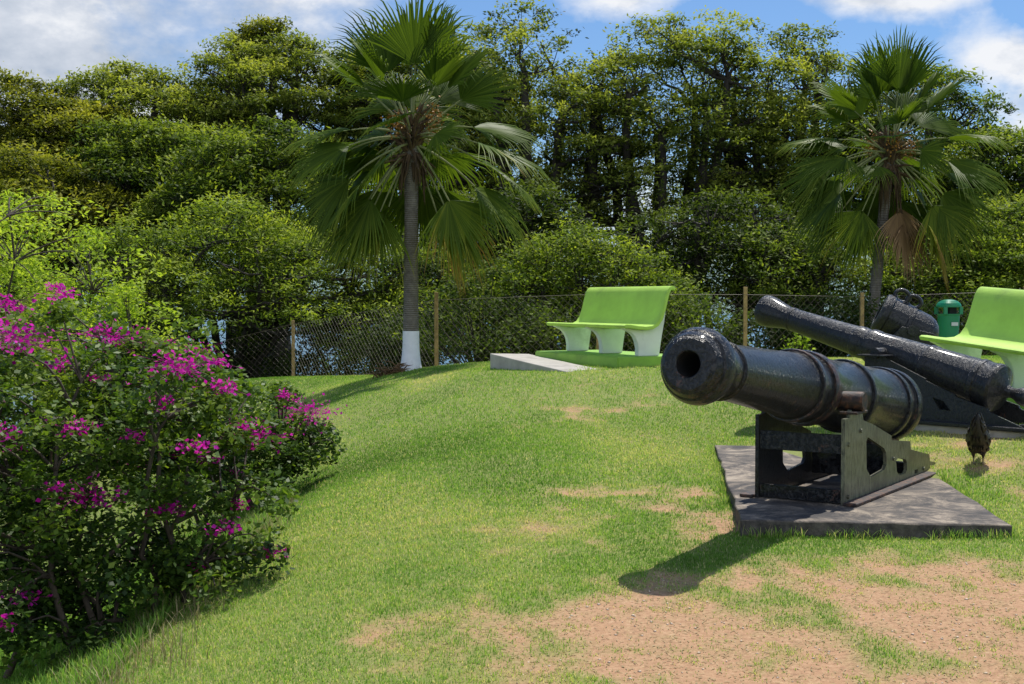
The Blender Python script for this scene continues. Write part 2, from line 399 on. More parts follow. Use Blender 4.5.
# ------------------------------------------------------------------ camera, light, sky
cam = bpy.data.cameras.new('camera'); cam.lens = 45; cam.sensor_width = 36; cam.clip_end = 20000; cam.clip_start = .05
co = bpy.data.objects.new('camera', cam); col.objects.link(co); co.location = (0, 0, EYE)
co.rotation_euler = (R(90) - math.atan(42 / 1280), 0, 0); scn.camera = co
SUN_EL, SUN_AZ = R(61), math.atan2(.46, .888)   # azimuth measured from +Y towards +X
sd = bpy.data.lights.new('sun', 'SUN'); sd.energy = 4.9; sd.angle = R(.55); sd.color = (1, .955, .88)
so = bpy.data.objects.new('sun', sd); col.objects.link(so)
dirv = Vector((math.cos(SUN_EL) * math.sin(SUN_AZ), math.cos(SUN_EL) * math.cos(SUN_AZ), math.sin(SUN_EL)))
so.rotation_euler = dirv.to_track_quat('Z', 'Y').to_euler(); so.location = dirv * 30
w = bpy.data.worlds.new('World'); scn.world = w; w.use_nodes = True
nt = w.node_tree; nt.nodes.clear()
sky = N(nt, 'ShaderNodeTexSky', sky_type='NISHITA'); sky.sun_disc = False; sky.sun_elevation = SUN_EL; sky.sun_rotation = SUN_AZ
sky.air_density = 1.0; sky.dust_density = .6; sky.ozone_density = 1.6
bg = N(nt, 'ShaderNodeBackground'); bg.inputs['Strength'].default_value = .105
nt.links.new(mix(nt, 1.0, sky.outputs[0], (.62, .84, 1.10), 'MULTIPLY'), bg.inputs['Color'])
tc = N(nt, 'ShaderNodeTexCoord').outputs['Generated']
mp = N(nt, 'ShaderNodeMapping'); mp.inputs['Scale'].default_value = (1, 1, 1.7); nt.links.new(tc, mp.inputs['Vector'])
n1 = noise(nt, 5.0, 9, .56, mp.outputs[0], .25); n2 = noise(nt, 16, 6, .6, mp.outputs[0])
nn = mth(nt, 'ADD', mth(nt, 'MULTIPLY', mth(nt, 'SUBTRACT', n1, .5), 1.5), mth(nt, 'MULTIPLY', mth(nt, 'SUBTRACT', n2, .5), .45))
sep = N(nt, 'ShaderNodeSeparateXYZ'); nt.links.new(tc, sep.inputs[0]); X, Y, Z = sep.outputs
def blob(dx, dz, sx, sz, amp):
    a = mth(nt, 'DIVIDE', mth(nt, 'SUBTRACT', X, dx), sx); b = mth(nt, 'DIVIDE', mth(nt, 'SUBTRACT', Z, dz), sz)
    d = mth(nt, 'ADD', mth(nt, 'MULTIPLY', a, a), mth(nt, 'MULTIPLY', b, b))
    e = mth(nt, 'POWER', 2.718, mth(nt, 'MULTIPLY', d, -1.0)); return mth(nt, 'MULTIPLY', e, amp)
cl = mth(nt, 'ADD', nn, -.17)
for b in ((.285, .238, .070, .032, .70), (.345, .175, .035, .018, .45), (.38, .13, .04, .05, .55), (.085, .235, .05, .02, .38),
          (-.38, .18, .20, .12, .70), (-.16, .24, .14, .06, .32), (.0, .05, .6, .05, .25)):
    cl = mth(nt, 'ADD', cl, blob(*b))
back = mth(nt, 'MULTIPLY', mth(nt, 'ADD', Y, -.15), -1.6, True)  # unseen brighter cloud behind the camera, added as fill for front faces
cl = mth(nt, 'ADD', cl, mth(nt, 'MULTIPLY', back, .40))
cm = ramp(nt, cl, [(.06, (0, 0, 0)), (.36, (1, 1, 1))])
bgc = N(nt, 'ShaderNodeBackground'); bgc.inputs['Strength'].default_value = 1.0
shade = ramp(nt, mth(nt, 'ADD', n2, mth(nt, 'MULTIPLY', X, .18)), [(.28, (.46, .53, .64)), (.50, (.66, .71, .80)), (.64, (.90, .92, .96))])
nt.links.new(shade, bgc.inputs['Color']); nt.links.new(mth(nt, 'ADD', mth(nt, 'MULTIPLY', back, .5), 1.0), bgc.inputs['Strength'])
ms = N(nt, 'ShaderNodeMixShader'); nt.links.new(cm, ms.inputs[0]); nt.links.new(bg.outputs[0], ms.inputs[1]); nt.links.new(bgc.outputs[0], ms.inputs[2])
wo = N(nt, 'ShaderNodeOutputWorld'); nt.links.new(ms.outputs[0], wo.inputs['Surface'])
scn.view_settings.view_transform = 'Standard'; scn.view_settings.look = 'None'; scn.view_settings.exposure = 0; scn.view_settings.gamma = 1

# ------------------------------------------------------------------ setting
def axis(a0, a1, fine, far):
    f = np.arange(a0, a1, fine); lo = []; x = a0; st = fine
    while x > -far: st *= 1.16; x -= st; lo.append(x)
    hi = []; x = f[-1]; st = fine
    while x < far: st *= 1.16; x += st; hi.append(x)
    return np.concatenate([lo[::-1], f, hi])
xs = axis(-3.2, 5.4, .045, 6000); ys = axis(4.4, 15.5, .05, 6000)
GX, GY = np.meshgrid(xs, ys); GZ = ground_z(GX, GY)
dm = dirt_mask(GX, GY); GZ = GZ - .012 * dm
nx, ny = len(xs), len(ys)
idx = (np.arange(ny - 1)[:, None] * nx + np.arange(nx - 1)[None]).ravel()
F = np.stack([idx, idx + 1, idx + nx + 1, idx + nx], -1)
farw = sstep(24 + 5 * sstep(0, -4, GX), 26 + 5.5 * sstep(0, -4, GX), GY) + sstep(4.5, 8, -GX - .12 * GY)
me = np_mesh('ground', np.stack([GX, GY, GZ], -1).reshape(-1, 3), [F], {'dirt': dm.ravel(), 'far': np.clip(farw, 0, 1).ravel()})
tag(link('ground', me, M['ground'], smooth=True), kind='structure')
def sea(bm):
    s = 9000; z = EYE - 14
    bm.faces.new([bm.verts.new(p) for p in ((-s, -s, z), (s, -s, z), (s, s, z), (-s, s, z))])
tag(link('sea', bm_mesh('sea', sea), M['sea']), kind='structure')
def hills(name, d0, hmax, seed, depth):
    th = np.linspace(R(-50), R(50), 160); rr = np.linspace(0, 1, 18)
    T, Q = np.meshgrid(th, rr)
    rad = d0 + Q * depth
    prof = .45 + .55 * fbm(T * 3 + 5, T * 0 + 1.7, seed, 4) * 1.5
    h = hmax * prof * np.sin(np.clip(Q * 1.1, 0, 1) * math.pi / 2) * (1 + .35 * (fbm(T * 22, Q * 6, seed + 3, 4) - .5))
    V = np.stack([rad * np.sin(T), rad * np.cos(T), EYE - 15 + h], -1).reshape(-1, 3)
    n = len(th); idx = (np.arange(len(rr) - 1)[:, None] * n + np.arange(n - 1)[None]).ravel()
    return np_mesh(name, V, [np.stack([idx, idx + 1, idx + n + 1, idx + n], -1)])
tag(link('hills', hills('hills', 1300, 72, 5, 500), M['hill'], smooth=True), kind='structure')

# ------------------------------------------------------------------ lawn
def in_pad(x, y, c0, ux, uy, L, W, mrg=0):
    dx = x - c0[0]; dy = y - c0[1]
    a = dx * ux + dy * uy; b = dx * uy - dy * ux
    return (a > -mrg) & (a < L + mrg) & (b > -mrg) & (b < W + mrg)
PAD1 = dict(c0=(1.384, 7.70), ux=.118, uy=.993, L=4.04, W=1.58)
BT = Vector((.44, -.898, 0)); BN = Vector((.898, .44, 0)); B1F = Vector((.49, 18.58, 0))
P1C = (B1F - .07 * BT - .14 * BN); PL1 = dict(c0=(P1C.x, P1C.y), ux=.44, uy=-.898, L=2.34, W=1.15)
def blocked(x, y):
    b = in_pad(x, y, **PAD1)
    # plinth 1: along BT, across BN  (b axis sign flipped)
    dx = x - P1C.x; dy = y - P1C.y
    a = dx * BT.x + dy * BT.y; c = dx * BN.x + dy * BN.y
    b |= (a > 0) & (a < 2.34) & (c > 0) & (c < 1.15)
    return b
def blades(n, d0, d1, h, wdt, xlim, g, five=True, straw=0.0):
    D = np.sqrt(g.uniform(d0 * d0, d1 * d1, n)); X = g.uniform(-.44, .44, n) * D
    D = np.clip(D + g.normal(0, .05, len(D)) * D, 4.5, 40); k = (X > xlim(D)) & ~blocked(X, D)
    X, D = X[k], D[k]
    dmv = dirt_mask(X, D)
    clump = fbm(X * 7, D * 7, 31, 3)
    keep = (g.uniform(size=len(X)) > dmv * .97 + .0) | ((clump > .62) & (g.uniform(size=len(X)) > .5))
    X, D, dmv, clump = X[keep], D[keep], dmv[keep], clump[keep]
    n = len(X); Zg = ground_z(X, D) - .012 * dmv
    big = fbm(X * .8 + 3, D * .5, 41, 4)
    hh = h * g.uniform(.45, 1.25, n) * (.65 + .7 * clump) * (1 - .35 * dmv)
    az = g.uniform(0, 2 * math.pi, n); lean = g.uniform(.15, .95, n)
    dx, dy = np.cos(az), np.sin(az); px, py = -dy, dx
    ww = wdt * g.uniform(.6, 1.3, n) / 2
    P = np.stack([X, D, Zg - .004], -1); d = np.stack([dx, dy, 0 * dx], -1); p = np.stack([px, py, 0 * dx], -1)
    w = ww[:, None]; up = np.array([0, 0, 1.])
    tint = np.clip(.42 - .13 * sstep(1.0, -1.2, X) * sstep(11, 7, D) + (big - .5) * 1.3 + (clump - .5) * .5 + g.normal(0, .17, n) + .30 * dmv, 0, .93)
    st = g.uniform(size=n) < (.05 + straw + .20 * dmv + .13 * (big > .58)); tint[st] = g.uniform(.86, 1, st.sum())
    mid = P + d * (hh * lean * .35)[:, None] + up * (hh * .6)[:, None]
    tip = P + d * (hh * lean)[:, None] + up * (hh * (1 - .35 * lean))[:, None]
    if five:
        V = np.stack([P - p * w, P + p * w, mid - p * w * .75, mid + p * w * .75, tip], 1).reshape(-1, 3)
        b = np.arange(n)[:, None] * 5
        return V, b + np.array([[0, 1, 3, 2]]), b + np.array([[2, 3, 4]]), np.repeat(tint, 5)
    V = np.stack([P - p * w, P + p * w, tip], 1).reshape(-1, 3); b = np.arange(n)[:, None] * 3
    return V, None, b + np.array([[0, 1, 2]]), np.repeat(tint, 3)
lawn = Acc()
xl = lambda D: -1.95 - .03 * D - 6.0 * sstep(11, 17, D)
g = np.random.default_rng(3)
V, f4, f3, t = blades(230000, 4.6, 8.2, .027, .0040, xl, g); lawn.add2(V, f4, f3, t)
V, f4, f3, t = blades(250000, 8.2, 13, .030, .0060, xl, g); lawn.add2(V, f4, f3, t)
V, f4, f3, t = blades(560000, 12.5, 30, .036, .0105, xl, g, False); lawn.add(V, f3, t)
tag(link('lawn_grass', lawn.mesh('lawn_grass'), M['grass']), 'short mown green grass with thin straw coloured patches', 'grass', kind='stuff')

# rough long grass below the bougainvillea and along the pad edges
def long_grass(name, P, hmin, hmax, wd, m, g, tint):
    n = len(P); az = g.uniform(0, 2 * math.pi, n); lean = g.uniform(.1, .9, n); h = g.uniform(hmin, hmax, n)
    d = np.stack([np.cos(az), np.sin(az), 0 * az], -1); p = np.stack([-np.sin(az), np.cos(az), 0 * az], -1); up = np.array([0, 0, 1.])
    w = (wd * g.uniform(.6, 1.3, n) / 2)[:, None]
    rows = []
    for s in (0, .35, .7, 1.0):
        c = P + d * (h * lean * s * s)[:, None] + up * (h * (s - .28 * lean * s * s))[:, None]
        if s < 1: rows += [c - p * w * (1 - .5 * s), c + p * w * (1 - .5 * s)]
        else: rows += [c]
    V = np.stack(rows, 1).reshape(-1, 3); b = np.arange(n)[:, None] * 7
    F4 = np.concatenate([b + np.array([[0, 1, 3, 2]]), b + np.array([[2, 3, 5, 4]])]); F3 = b + np.array([[4, 5, 6]])
    a = Acc(); a.add2(V, F4, F3, np.repeat(tint, 7)); return link(name, a.mesh(name), m)
g = np.random.default_rng(5)
n = 3000; t = g.uniform(0, 1, n); D = 4.9 + 6.5 * t ** 1.2
X = np.interp(D, [4.9, 6, 7.2, 8, 9.5, 11.5], [-1.55, -1.62, -1.72, -1.72, -1.75, -1.95]) + g.normal(-.25, .20, n)
keep = fbm(X * 3, D * 3, 77) > .40; X, D = X[keep], D[keep]
tag(long_grass('dry_grass', np.stack([X, D, ground_z(X, D)], -1), .04, .15, .0045, M['straw'], g, g.uniform(0, 1, len(X))),
    'long dry straw grass fringing the foot of the bougainvillea bushes', 'dry grass', kind='stuff')
n = 30000; D = 4.6 + 7.5 * g.uniform(0, 1, n) ** 1.3; X = -1.75 - .02 * D - g.uniform(0, 1, n) ** 1.4 * (1.2 + .28 * D)
tag(long_grass('bank_grass', np.stack([X, D, ground_z(X, D)], -1), .05, .13, .008, M['grass'], g, np.clip(g.normal(.35, .2, n), 0, 1)),
    'longer unmown green grass on the bank under the bushes', 'grass', kind='stuff')
ux, uy = PAD1['ux'], PAD1['uy']; n = 2300; s = g.uniform(0, 1, n)
sel = g.integers(0, 3, n); A0 = np.array(PAD1['c0'])
u = np.array([ux, uy]); v = np.array([uy, -ux])
e = np.where((sel == 0)[:, None], A0 + s[:, None] * v * 1.58 - u * .03, np.where((sel == 1)[:, None], A0 + s[:, None] * u * 4.0 - v * .03, A0 + v * 1.61 + s[:, None] * u * 2.2))
e = e + g.normal(0, .022, e.shape); k = ~in_pad(e[:, 0], e[:, 1], **PAD1) & (fbm(e[:, 0] * 5, e[:, 1] * 5, 91) > .40)
e = e[k]
tag(long_grass('edge_grass', np.stack([e[:, 0], e[:, 1], ground_z(e[:, 0], e[:, 1])], -1), .025, .085, .0045, M['grass'], g, np.clip(g.normal(.5, .25, len(e)), 0, 1)),
    'untrimmed grass tufts along the edges of the stained concrete pad', 'grass', kind='stuff')
# dry litter on the bare soil
n = 15000; D = np.sqrt(g.uniform(4.6 ** 2, 9 ** 2, n)); X = g.uniform(-.1, .44, n) * D
k = (dirt_mask(X, D) > .3) & ~blocked(X, D); X, D = X[k], D[k]
P = np.stack([X, D, ground_z(X, D) - .012 * dirt_mask(X, D) + .0035], -1)
V, F = leaf_quads(P, .019, .0042, g, 3.0, 'q'); V[:, 2] = np.repeat(P[:, 2], 4) + np.abs(V[:, 2] - np.repeat(P[:, 2], 4)) * .10; a = Acc(); a.add(V, F, np.repeat(g.uniform(.45, 1, len(P)), 4))
tag(link('dry_litter', a.mesh('dry_litter'), M['straw']), 'scattered straw and dead grass bits on the bare brown soil', 'litter', kind='stuff')

n = 1000; D = np.sqrt(g.uniform(4.6 ** 2, 8.5 ** 2, n)); X = g.uniform(-.1, .44, n) * D
k = (dirt_mask(X, D) > .5) & ~blocked(X, D); X, D = X[k], D[k]; Zp = ground_z(X, D) - .010
OV = np.array([(1, 0, 0), (0, 1, 0), (-1, 0, 0), (0, -1, 0), (0, 0, .6), (0, 0, -.6)], float); OF = np.array([(0, 1, 4), (1, 2, 4), (2, 3, 4), (3, 0, 4), (1, 0, 5), (2, 1, 5), (3, 2, 5), (0, 3, 5)])
sz = g.uniform(.0025, .010, len(X)) ** 1.0
V = (OV[None] * g.uniform(.6, 1.4, (len(X), 6, 1)) * sz[:, None, None] + np.stack([X, D, Zp], -1)[:, None]).reshape(-1, 3)
a = Acc(); a.add(V, (OF[None] + (np.arange(len(X)) * 6)[:, None, None]).reshape(-1, 3))
M['pebble'] = flat('pebble_stone', (.62, .50, .38), .9, .35, 60, .2)
tag(link('pebbles', a.mesh('pebbles'), M['pebble']), 'small pebbles and crumbs of soil on the bare ground', 'pebbles', kind='stuff')

# ------------------------------------------------------------------ concrete pads, slab, plinths
def slab(corners, ztop, zbot, wobble=.012, n=14, seed=0):
    """quad slab from 4 plan corners (ccw), with slightly broken edges"""
    g = random.Random(seed)
    def fn(bm):
        ring = []
        zt = ztop if isinstance(ztop, (list, tuple)) else [ztop] * 4
        for i in range(4):
            a = Vector(corners[i]); b = Vector(corners[(i + 1) % 4])
            for k in range(n):
                f = k / n; p = a.lerp(b, f); z = zt[i] * (1 - f) + zt[(i + 1) % 4] * f
                j = 0 if k == 0 else wobble
                ring.append((p.x + g.uniform(-j, j), p.y + g.uniform(-j, j), z + g.uniform(-j, j) * .25))
        top = [bm.verts.new(p) for p in ring]; bot = [bm.verts.new((p[0], p[1], zbot)) for p in ring]
        bm.faces.new(top); bm.faces.new(bot[::-1])
        for k in range(len(ring)): bm.faces.new((top[k], bot[k], bot[(k + 1) % len(ring)], top[(k + 1) % len(ring)]))
    return bm_mesh('slab', fn, .006, 1)
A = Vector(PAD1['c0']); U = Vector((ux, uy)); W_ = Vector((uy, -ux))
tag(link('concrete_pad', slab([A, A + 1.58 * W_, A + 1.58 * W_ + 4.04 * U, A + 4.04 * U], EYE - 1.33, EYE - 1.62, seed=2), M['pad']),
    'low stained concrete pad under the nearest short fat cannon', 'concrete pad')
C2U = Vector((.645, -.764)); C2X = Vector((-.764, -.645)); C2R = Vector((3.435, 11.82))
c = [C2R + C2X * .31 - C2U * .05, C2R + C2X * .31 + C2U * 2.3, C2R - C2X * .75 + C2U * 2.3, C2R - C2X * .75 - C2U * .05]
tag(link('concrete_pad', slab(c, EYE - 1.085, EYE - 1.4, seed=5), M['concrete']), 'pale thin concrete pad under the long slender cannon', 'concrete pad')
c4 = [(.683, 16.2), (1.127, 16.4), (.25, 19.0), (-.309, 18.0)]
tag(link('concrete_slab', slab(c4, [EYE - .905, EYE - .888, EYE - .80, EYE - .752], EYE - 1.3, seed=8, n=6, wobble=.006), M['concrete']),
    'bare grey concrete slab sloping into the lawn beside the green plinth', 'concrete slab')

# ------------------------------------------------------------------ benches
SEAT = [(0, .40), (.03, .418), (.10, .415), (.22, .397), (.33, .388), (.43, .395), (.50, .43), (.555, .50), (.595, .61), (.63, .75), (.66, .85), (.695, .905), (.735, .925), (.775, .915), (.80, .89)]
def seat_fn(L):
    def fn(bm):
        top = SEAT; th = .045
        pts = [Vector(p) for p in top]; und = []
        for i, p in enumerate(pts):
            a = pts[max(0, i - 1)]; b = pts[min(len(pts) - 1, i + 1)]; t = (b - a).normalized(); nrm = Vector((t.y, -t.x))
            und.append(p + nrm * th)
        loop = pts + und[::-1]
        xsn = [0, L * .25, L * .5, L * .75, L]
        rings = [[bm.verts.new((x, p.x, p.y)) for p in loop] for x in xsn]
        for a, b in zip(rings, rings[1:]):
            for k in range(len(loop)): bm.faces.new((a[k], a[(k + 1) % len(loop)], b[(k + 1) % len(loop)], b[k]))
        bm.faces.new(rings[0][::-1]); bm.faces.new(rings[-1])
    return fn
def leg_fn(x0, x1):
    def fn(bm):
        o = [(.28, 0), (.28, .10), (.265, .18), (.235, .245), (.19, .295), (.13, .33), (.07, .352), (.05, .372), (.12, .366), (.25, .345), (.35, .338), (.44, .35), (.53, .385), (.60, .47), (.645, .60), (.68, .74), (.705, .84), (.735, .868), (.715, .70), (.68, .45), (.63, .2), (.60, 0)]
        A = [bm.verts.new((x0, p[0], p[1])) for p in o]; B = [bm.verts.new((x1, p[0], p[1])) for p in o]
        bm.faces.new(A); bm.faces.new(B[::-1])
        for k in range(len(o)): bm.faces.new((A[k], B[k], B[(k + 1) % len(o)], A[(k + 1) % len(o)]))
    return fn
def smooth_by_angle(o, a=35):
    me = o.data; me.polygons.foreach_set('use_smooth', [True] * len(me.polygons))
    bm = bmesh.new(); bm.from_mesh(me)
    for e in bm.edges: e.smooth = not (len(e.link_faces) == 2 and e.calc_face_angle(0) > R(a))
    bm.to_mesh(me); bm.free(); return o
LB = 2.2
b1 = empty('park_bench', (B1F.x, B1F.y, EYE - .737), (0, 0, math.atan2(BT.y, BT.x)))
tag(b1, 'lime green concrete bench with white legs standing in the middle distance beside the grey slab', 'bench', 'green concrete benches')
smooth_by_angle(link('seat', bm_mesh('seat', seat_fn(LB), .008), M['bench_green'], b1))
for x in (.10, LB / 2 - .05, LB - .20): smooth_by_angle(link('leg', bm_mesh('leg', leg_fn(x, x + .1), .006), M['bench_white'], b1))
b2 = b1.copy(); col.objects.link(b2)
for ch in list(b1.children):
    c = ch.copy(); col.objects.link(c); c.parent = b2
d2 = Vector((.30, -.954, 0)); roll = R(3.6)
xa = Vector((d2.x * math.cos(roll), d2.y * math.cos(roll), -math.sin(roll))); ya = Vector((.954, .30, 0)); za = xa.cross(ya)
rm = Matrix((xa, ya, za)).transposed()
b2.rotation_euler = rm.to_euler(); b2.location = (4.21, 13.3, EYE - .364 - .415)
tag(b2, 'bright lime bench with cream legs at the right, behind the long slender cannon', 'bench', 'green concrete benches')
def plinth(o3, xdir, ydir, L, W, h):
    me = bm_mesh('plinth', lambda bm: box(bm, -.07, L - .07, -.14, W, -h, 0), .012)
    return me
p1 = link('plinth', plinth(None, 0, 0, 2.34, 1.02, .30), M['plinth_green'], loc=(B1F.x, B1F.y, EYE - .739), rot=(0, 0, math.atan2(BT.y, BT.x)))
tag(p1, 'green painted concrete plinth under the middle distance bench beside the grey slab', 'plinth', 'green bench plinths')
p2 = p1.copy(); col.objects.link(p2); p2.rotation_euler = b2.rotation_euler; p2.location = (4.21, 13.3, EYE - .364 - .417)
tag(p2, 'green painted plinth under the bright bench behind the long slender cannon', 'plinth', 'green bench plinths')

# ------------------------------------------------------------------ cannons
def barrel_part(root, prof, muzzle, tilt, m, bore_r, bore_d):
    """prof starts at the muzzle face, +Y towards the breech"""
    full = [(bore_d, bore_r * .98), (.004, bore_r), (0, bore_r + .006)] + prof
    b = link('barrel', bm_mesh('barrel', lambda bm: lathe(bm, full, 64, True, True)), m, root, loc=muzzle, rot=(-tilt, 0, 0))
    smooth_by_angle(b, 24)
    lin = link('bore', bm_mesh('bore', lambda bm: lathe(bm, [(.02, bore_r - .002), (bore_d - .003, bore_r - .003)], 32, False, True)), M['bore'], b, smooth=True)
    return b
def ringp(a, r, w=.022, h=.010):
    return [(a - w, r), (a - w * .8, r + h), (a + w * .8, r + h), (a + w, r)]
c1 = empty('cannon', (1.895, 8.42, EYE - 1.33), (0, 0, R(-34)))
tag(c1, 'short fat black cannon nearest the viewer, on the stained concrete pad', 'cannon', 'black iron cannons')
prof1 = [(0, .135), (.012, .158), (.045, .178), (.060, .181), (.066, .192), (.10, .207), (.14, .211), (.17, .205), (.20, .190), (.235, .172), (.27, .163), (.38, .158)]
prof1 += ringp(.42, .159, .020, .008) + [(.9, .179), (1.47, .205), (1.50, .219), (1.56, .222), (1.60, .216), (1.66, .217)] + [(1.70, .228), (1.76, .230), (1.80, .219), (2.42, .231)] + \
    [(2.46, .245), (2.50, .247), (2.55, .238), (3.20, .250)] + [(3.22, .259), (3.27, .260), (3.30, .252), (3.38, .253), (3.40, .266), (3.49, .267), (3.53, .255), (3.58, .205), (3.63, .13), (3.66, .065), (3.70, .05), (3.74, .06), (3.78, .085), (3.84, .095), (3.90, .08), (3.935, .03)]
tilt1 = math.atan(.49 / 3.656)
prof1 = [(a_, r_ * (1.05 if a_ < .3 else 1.03)) for a_, r_ in prof1]
bar = barrel_part(c1, prof1, (0, -1.656, .9775), tilt1, M['iron'], .073, .8)
def band(b, y0, y1, rin, h, m):
    w = y1 - y0
    smooth_by_angle(link('band', bm_mesh('band', lambda bm: lathe(bm, [(y0, rin - .01), (y0 + .001, rin + h * .5), (y0 + w * .2, rin + h), (y0 + w * .8, rin + h), (y1 - .001, rin + h * .5), (y1, rin - .01)], 64, False, False)), m, b), 24)
for y0, y1, r_, h_ in ((.405, .44, .166, .011), (1.495, 1.56, .229, .011), (1.69, 1.80, .236, .016), (2.44, 2.51, .251, .012), (3.21, 3.28, .268, .010), (3.39, 3.505, .273, .014)):
    band(bar, y0, y1, r_, h_, M['iron_band'] if 1.4 < y0 < 2 else M['iron'])
def trunnion_fn(r, hx):
    def fn(bm): cyl(bm, (-hx, 0, 0), (hx, 0, 0), r, 28)
    return fn
smooth_by_angle(link('trunnion', bm_mesh('trunnion', trunnion_fn(.064, .372), .006), M['rust'], c1, loc=(0, .20, .664)))
CH1 = [(0, .0), (0, .56), (.10, .562), (.10, .60), (.115, .612), (.14, .60), (.30, .60), (.335, .575), (.36, .525), (.55, .485), (.965, .368), (.965, .338), (1.41, .288), (1.425, .226), (1.90, .142), (1.915, .087), (2.25, .035), (2.27, 0)]
HO1 = [[(.42, .375), (.45, .405), (.80, .295), (.845, .26), (.86, .18), (.82, .145), (.52, .125), (.43, .19)], [(1.07, .18), (1.12, .195), (1.30, .165), (1.33, .14), (1.33, .085), (1.30, .064), (1.15, .066), (1.09, .10)], [(1.52, .03), (1.52, .065), (1.60, .06), (1.60, .03)]]
def cheek(name, outline, holes, x0, x1, m, root): return link(name, bm_mesh(name, lambda bm: poly_with_holes(bm, outline, holes, x0, x1)), m, root)
for s, m_ in ((1, M['iron_plate']), (-1, M['iron'])):
    xa0, xa1 = (.285, .31) if s > 0 else (-.31, -.285)
    ck = cheek('carriage_cheek', CH1, HO1, xa0, xa1, m_, c1)
    fx = (.312, .405) if s > 0 else (-.405, -.312)
    link('flange', bm_mesh('flange', lambda bm: box(bm, fx[0], fx[1], -.04, 2.42, .003, .022), .003, 1), M['rust'], ck)
    link('trunnion_plate', bm_mesh('trunnion_plate', lambda bm: box(bm, s * .24 if s > 0 else -.36, .36 if s > 0 else -.24, .085, .30, .578, .596), .003, 1), M['rust'], ck, loc=(0, 0, .006))
for b_ in ((.012, .035, .33, .455), (.012, .05, .005, .095), (.98, 1.0, .06, .30), (1.7, 1.78, .004, .09)):
    link('transom', bm_mesh('transom', lambda bm: box(bm, -.283, .283, *b_), .003, 1), M['iron'], c1)
def quoin(bm):
    v = [(-.12, 1.1, .21), (.12, 1.1, .21), (.12, 1.75, .21), (-.12, 1.75, .21), (-.12, 1.1, .34), (.12, 1.1, .34), (.12, 1.75, .262), (-.12, 1.75, .262)]
    v = [bm.verts.new(p) for p in v]
    for f in ((0, 3, 2, 1), (4, 5, 6, 7), (0, 1, 5, 4), (1, 2, 6, 5), (2, 3, 7, 6), (3, 0, 4, 7)): bm.faces.new([v[i] for i in f])
link('bed_plate', bm_mesh('bed_plate', quoin), M['rust'], c1)
# bolts on the near cheek
for (y, z) in ((.06, .39), (.06, .05), (1.0, .2), (1.74, .05), (.3, .46)):
    link('bolt_head', bm_mesh('bolt_head', lambda bm: cyl(bm, (.309, y, z), (.322, y, z), .014, 8)), M['iron_plate'], c1)

c2 = empty('cannon', (C2R.x, C2R.y, EYE - 1.08), (0, 0, math.atan2(-.645, -.764)))
tag(c2, 'long slender black cannon raised steeply in front of the bright right bench', 'cannon', 'black iron cannons')
k = 2.434 / 2.434
prof2 = [(0, .115), (.02, .146), (.05, .152), (.12, .146), (.22, .122), (.30, .108), (.335, .105), (.345, .113), (.365, .113), (.375, .107), (.7, .118), (1.06, .134), (1.075, .143), (1.13, .144), (1.15, .139), (1.20, .141), (1.215, .152), (1.27, .153), (1.29, .146), (1.77, .168), (1.785, .178), (1.83, .179), (1.85, .172), (2.24, .190), (2.255, .200), (2.29, .200), (2.30, .193), (2.37, .197), (2.39, .205), (2.42, .204), (2.44, .190), (2.47, .12), (2.50, .055), (2.55, .042), (2.58, .05), (2.62, .072), (2.67, .078), (2.71, .060), (2.73, .02)]
tilt2 = math.atan(.612 / 2.356)
prof2 = [(a_ * 1.085, r_ * 1.04) for a_, r_ in prof2]
barrel_part(c2, prof2, (0, -1.41, .985), tilt2, M['iron_old'], .055, .6)
smooth_by_angle(link('trunnion', bm_mesh('trunnion', trunnion_fn(.048, .30), .005), M['iron_old'], c2, loc=(0, .10, .60)))
CH2 = [(-.02, 0), (-.02, .56), (.02, .565), (.02, .585), (.18, .585), (.215, .55), (.60, .392), (.605, .375), (.885, .268), (.895, .25), (1.185, .168), (1.20, .14), (1.5, .03), (1.62, 0)]
HO2 = [[(.67, .235), (.78, .205), (.85, .125), (.74, .13)], [(.42, .36), (.50, .335), (.53, .22), (.45, .24)]]
for s in (1, -1):
    xa0, xa1 = (.245, .27) if s > 0 else (-.27, -.245)
    ck = cheek('carriage_cheek', CH2, HO2, xa0, xa1, M['iron_old'], c2)
    fx = (.272, .355) if s > 0 else (-.355, -.272)
    link('flange', bm_mesh('flange', lambda bm: box(bm, fx[0], fx[1], -.06, 1.85, .002, .03), .003, 1), M['iron_old'], ck)
    link('trunnion_plate', bm_mesh('trunnion_plate', lambda bm: box(bm, .20 if s > 0 else -.35, .35 if s > 0 else -.20, -.05, .235, .562, .575), .002, 1), M['iron_old'], ck, loc=(0, 0, .012))
for b_ in ((.0, .03, .28, .40), (.0, .05, .003, .09), (.95, .98, .03, .2), (1.45, 1.60, .004, .05)):
    link('transom', bm_mesh('transom', lambda bm: box(bm, -.243, .243, *b_), .003, 1), M['iron_old'], c2)

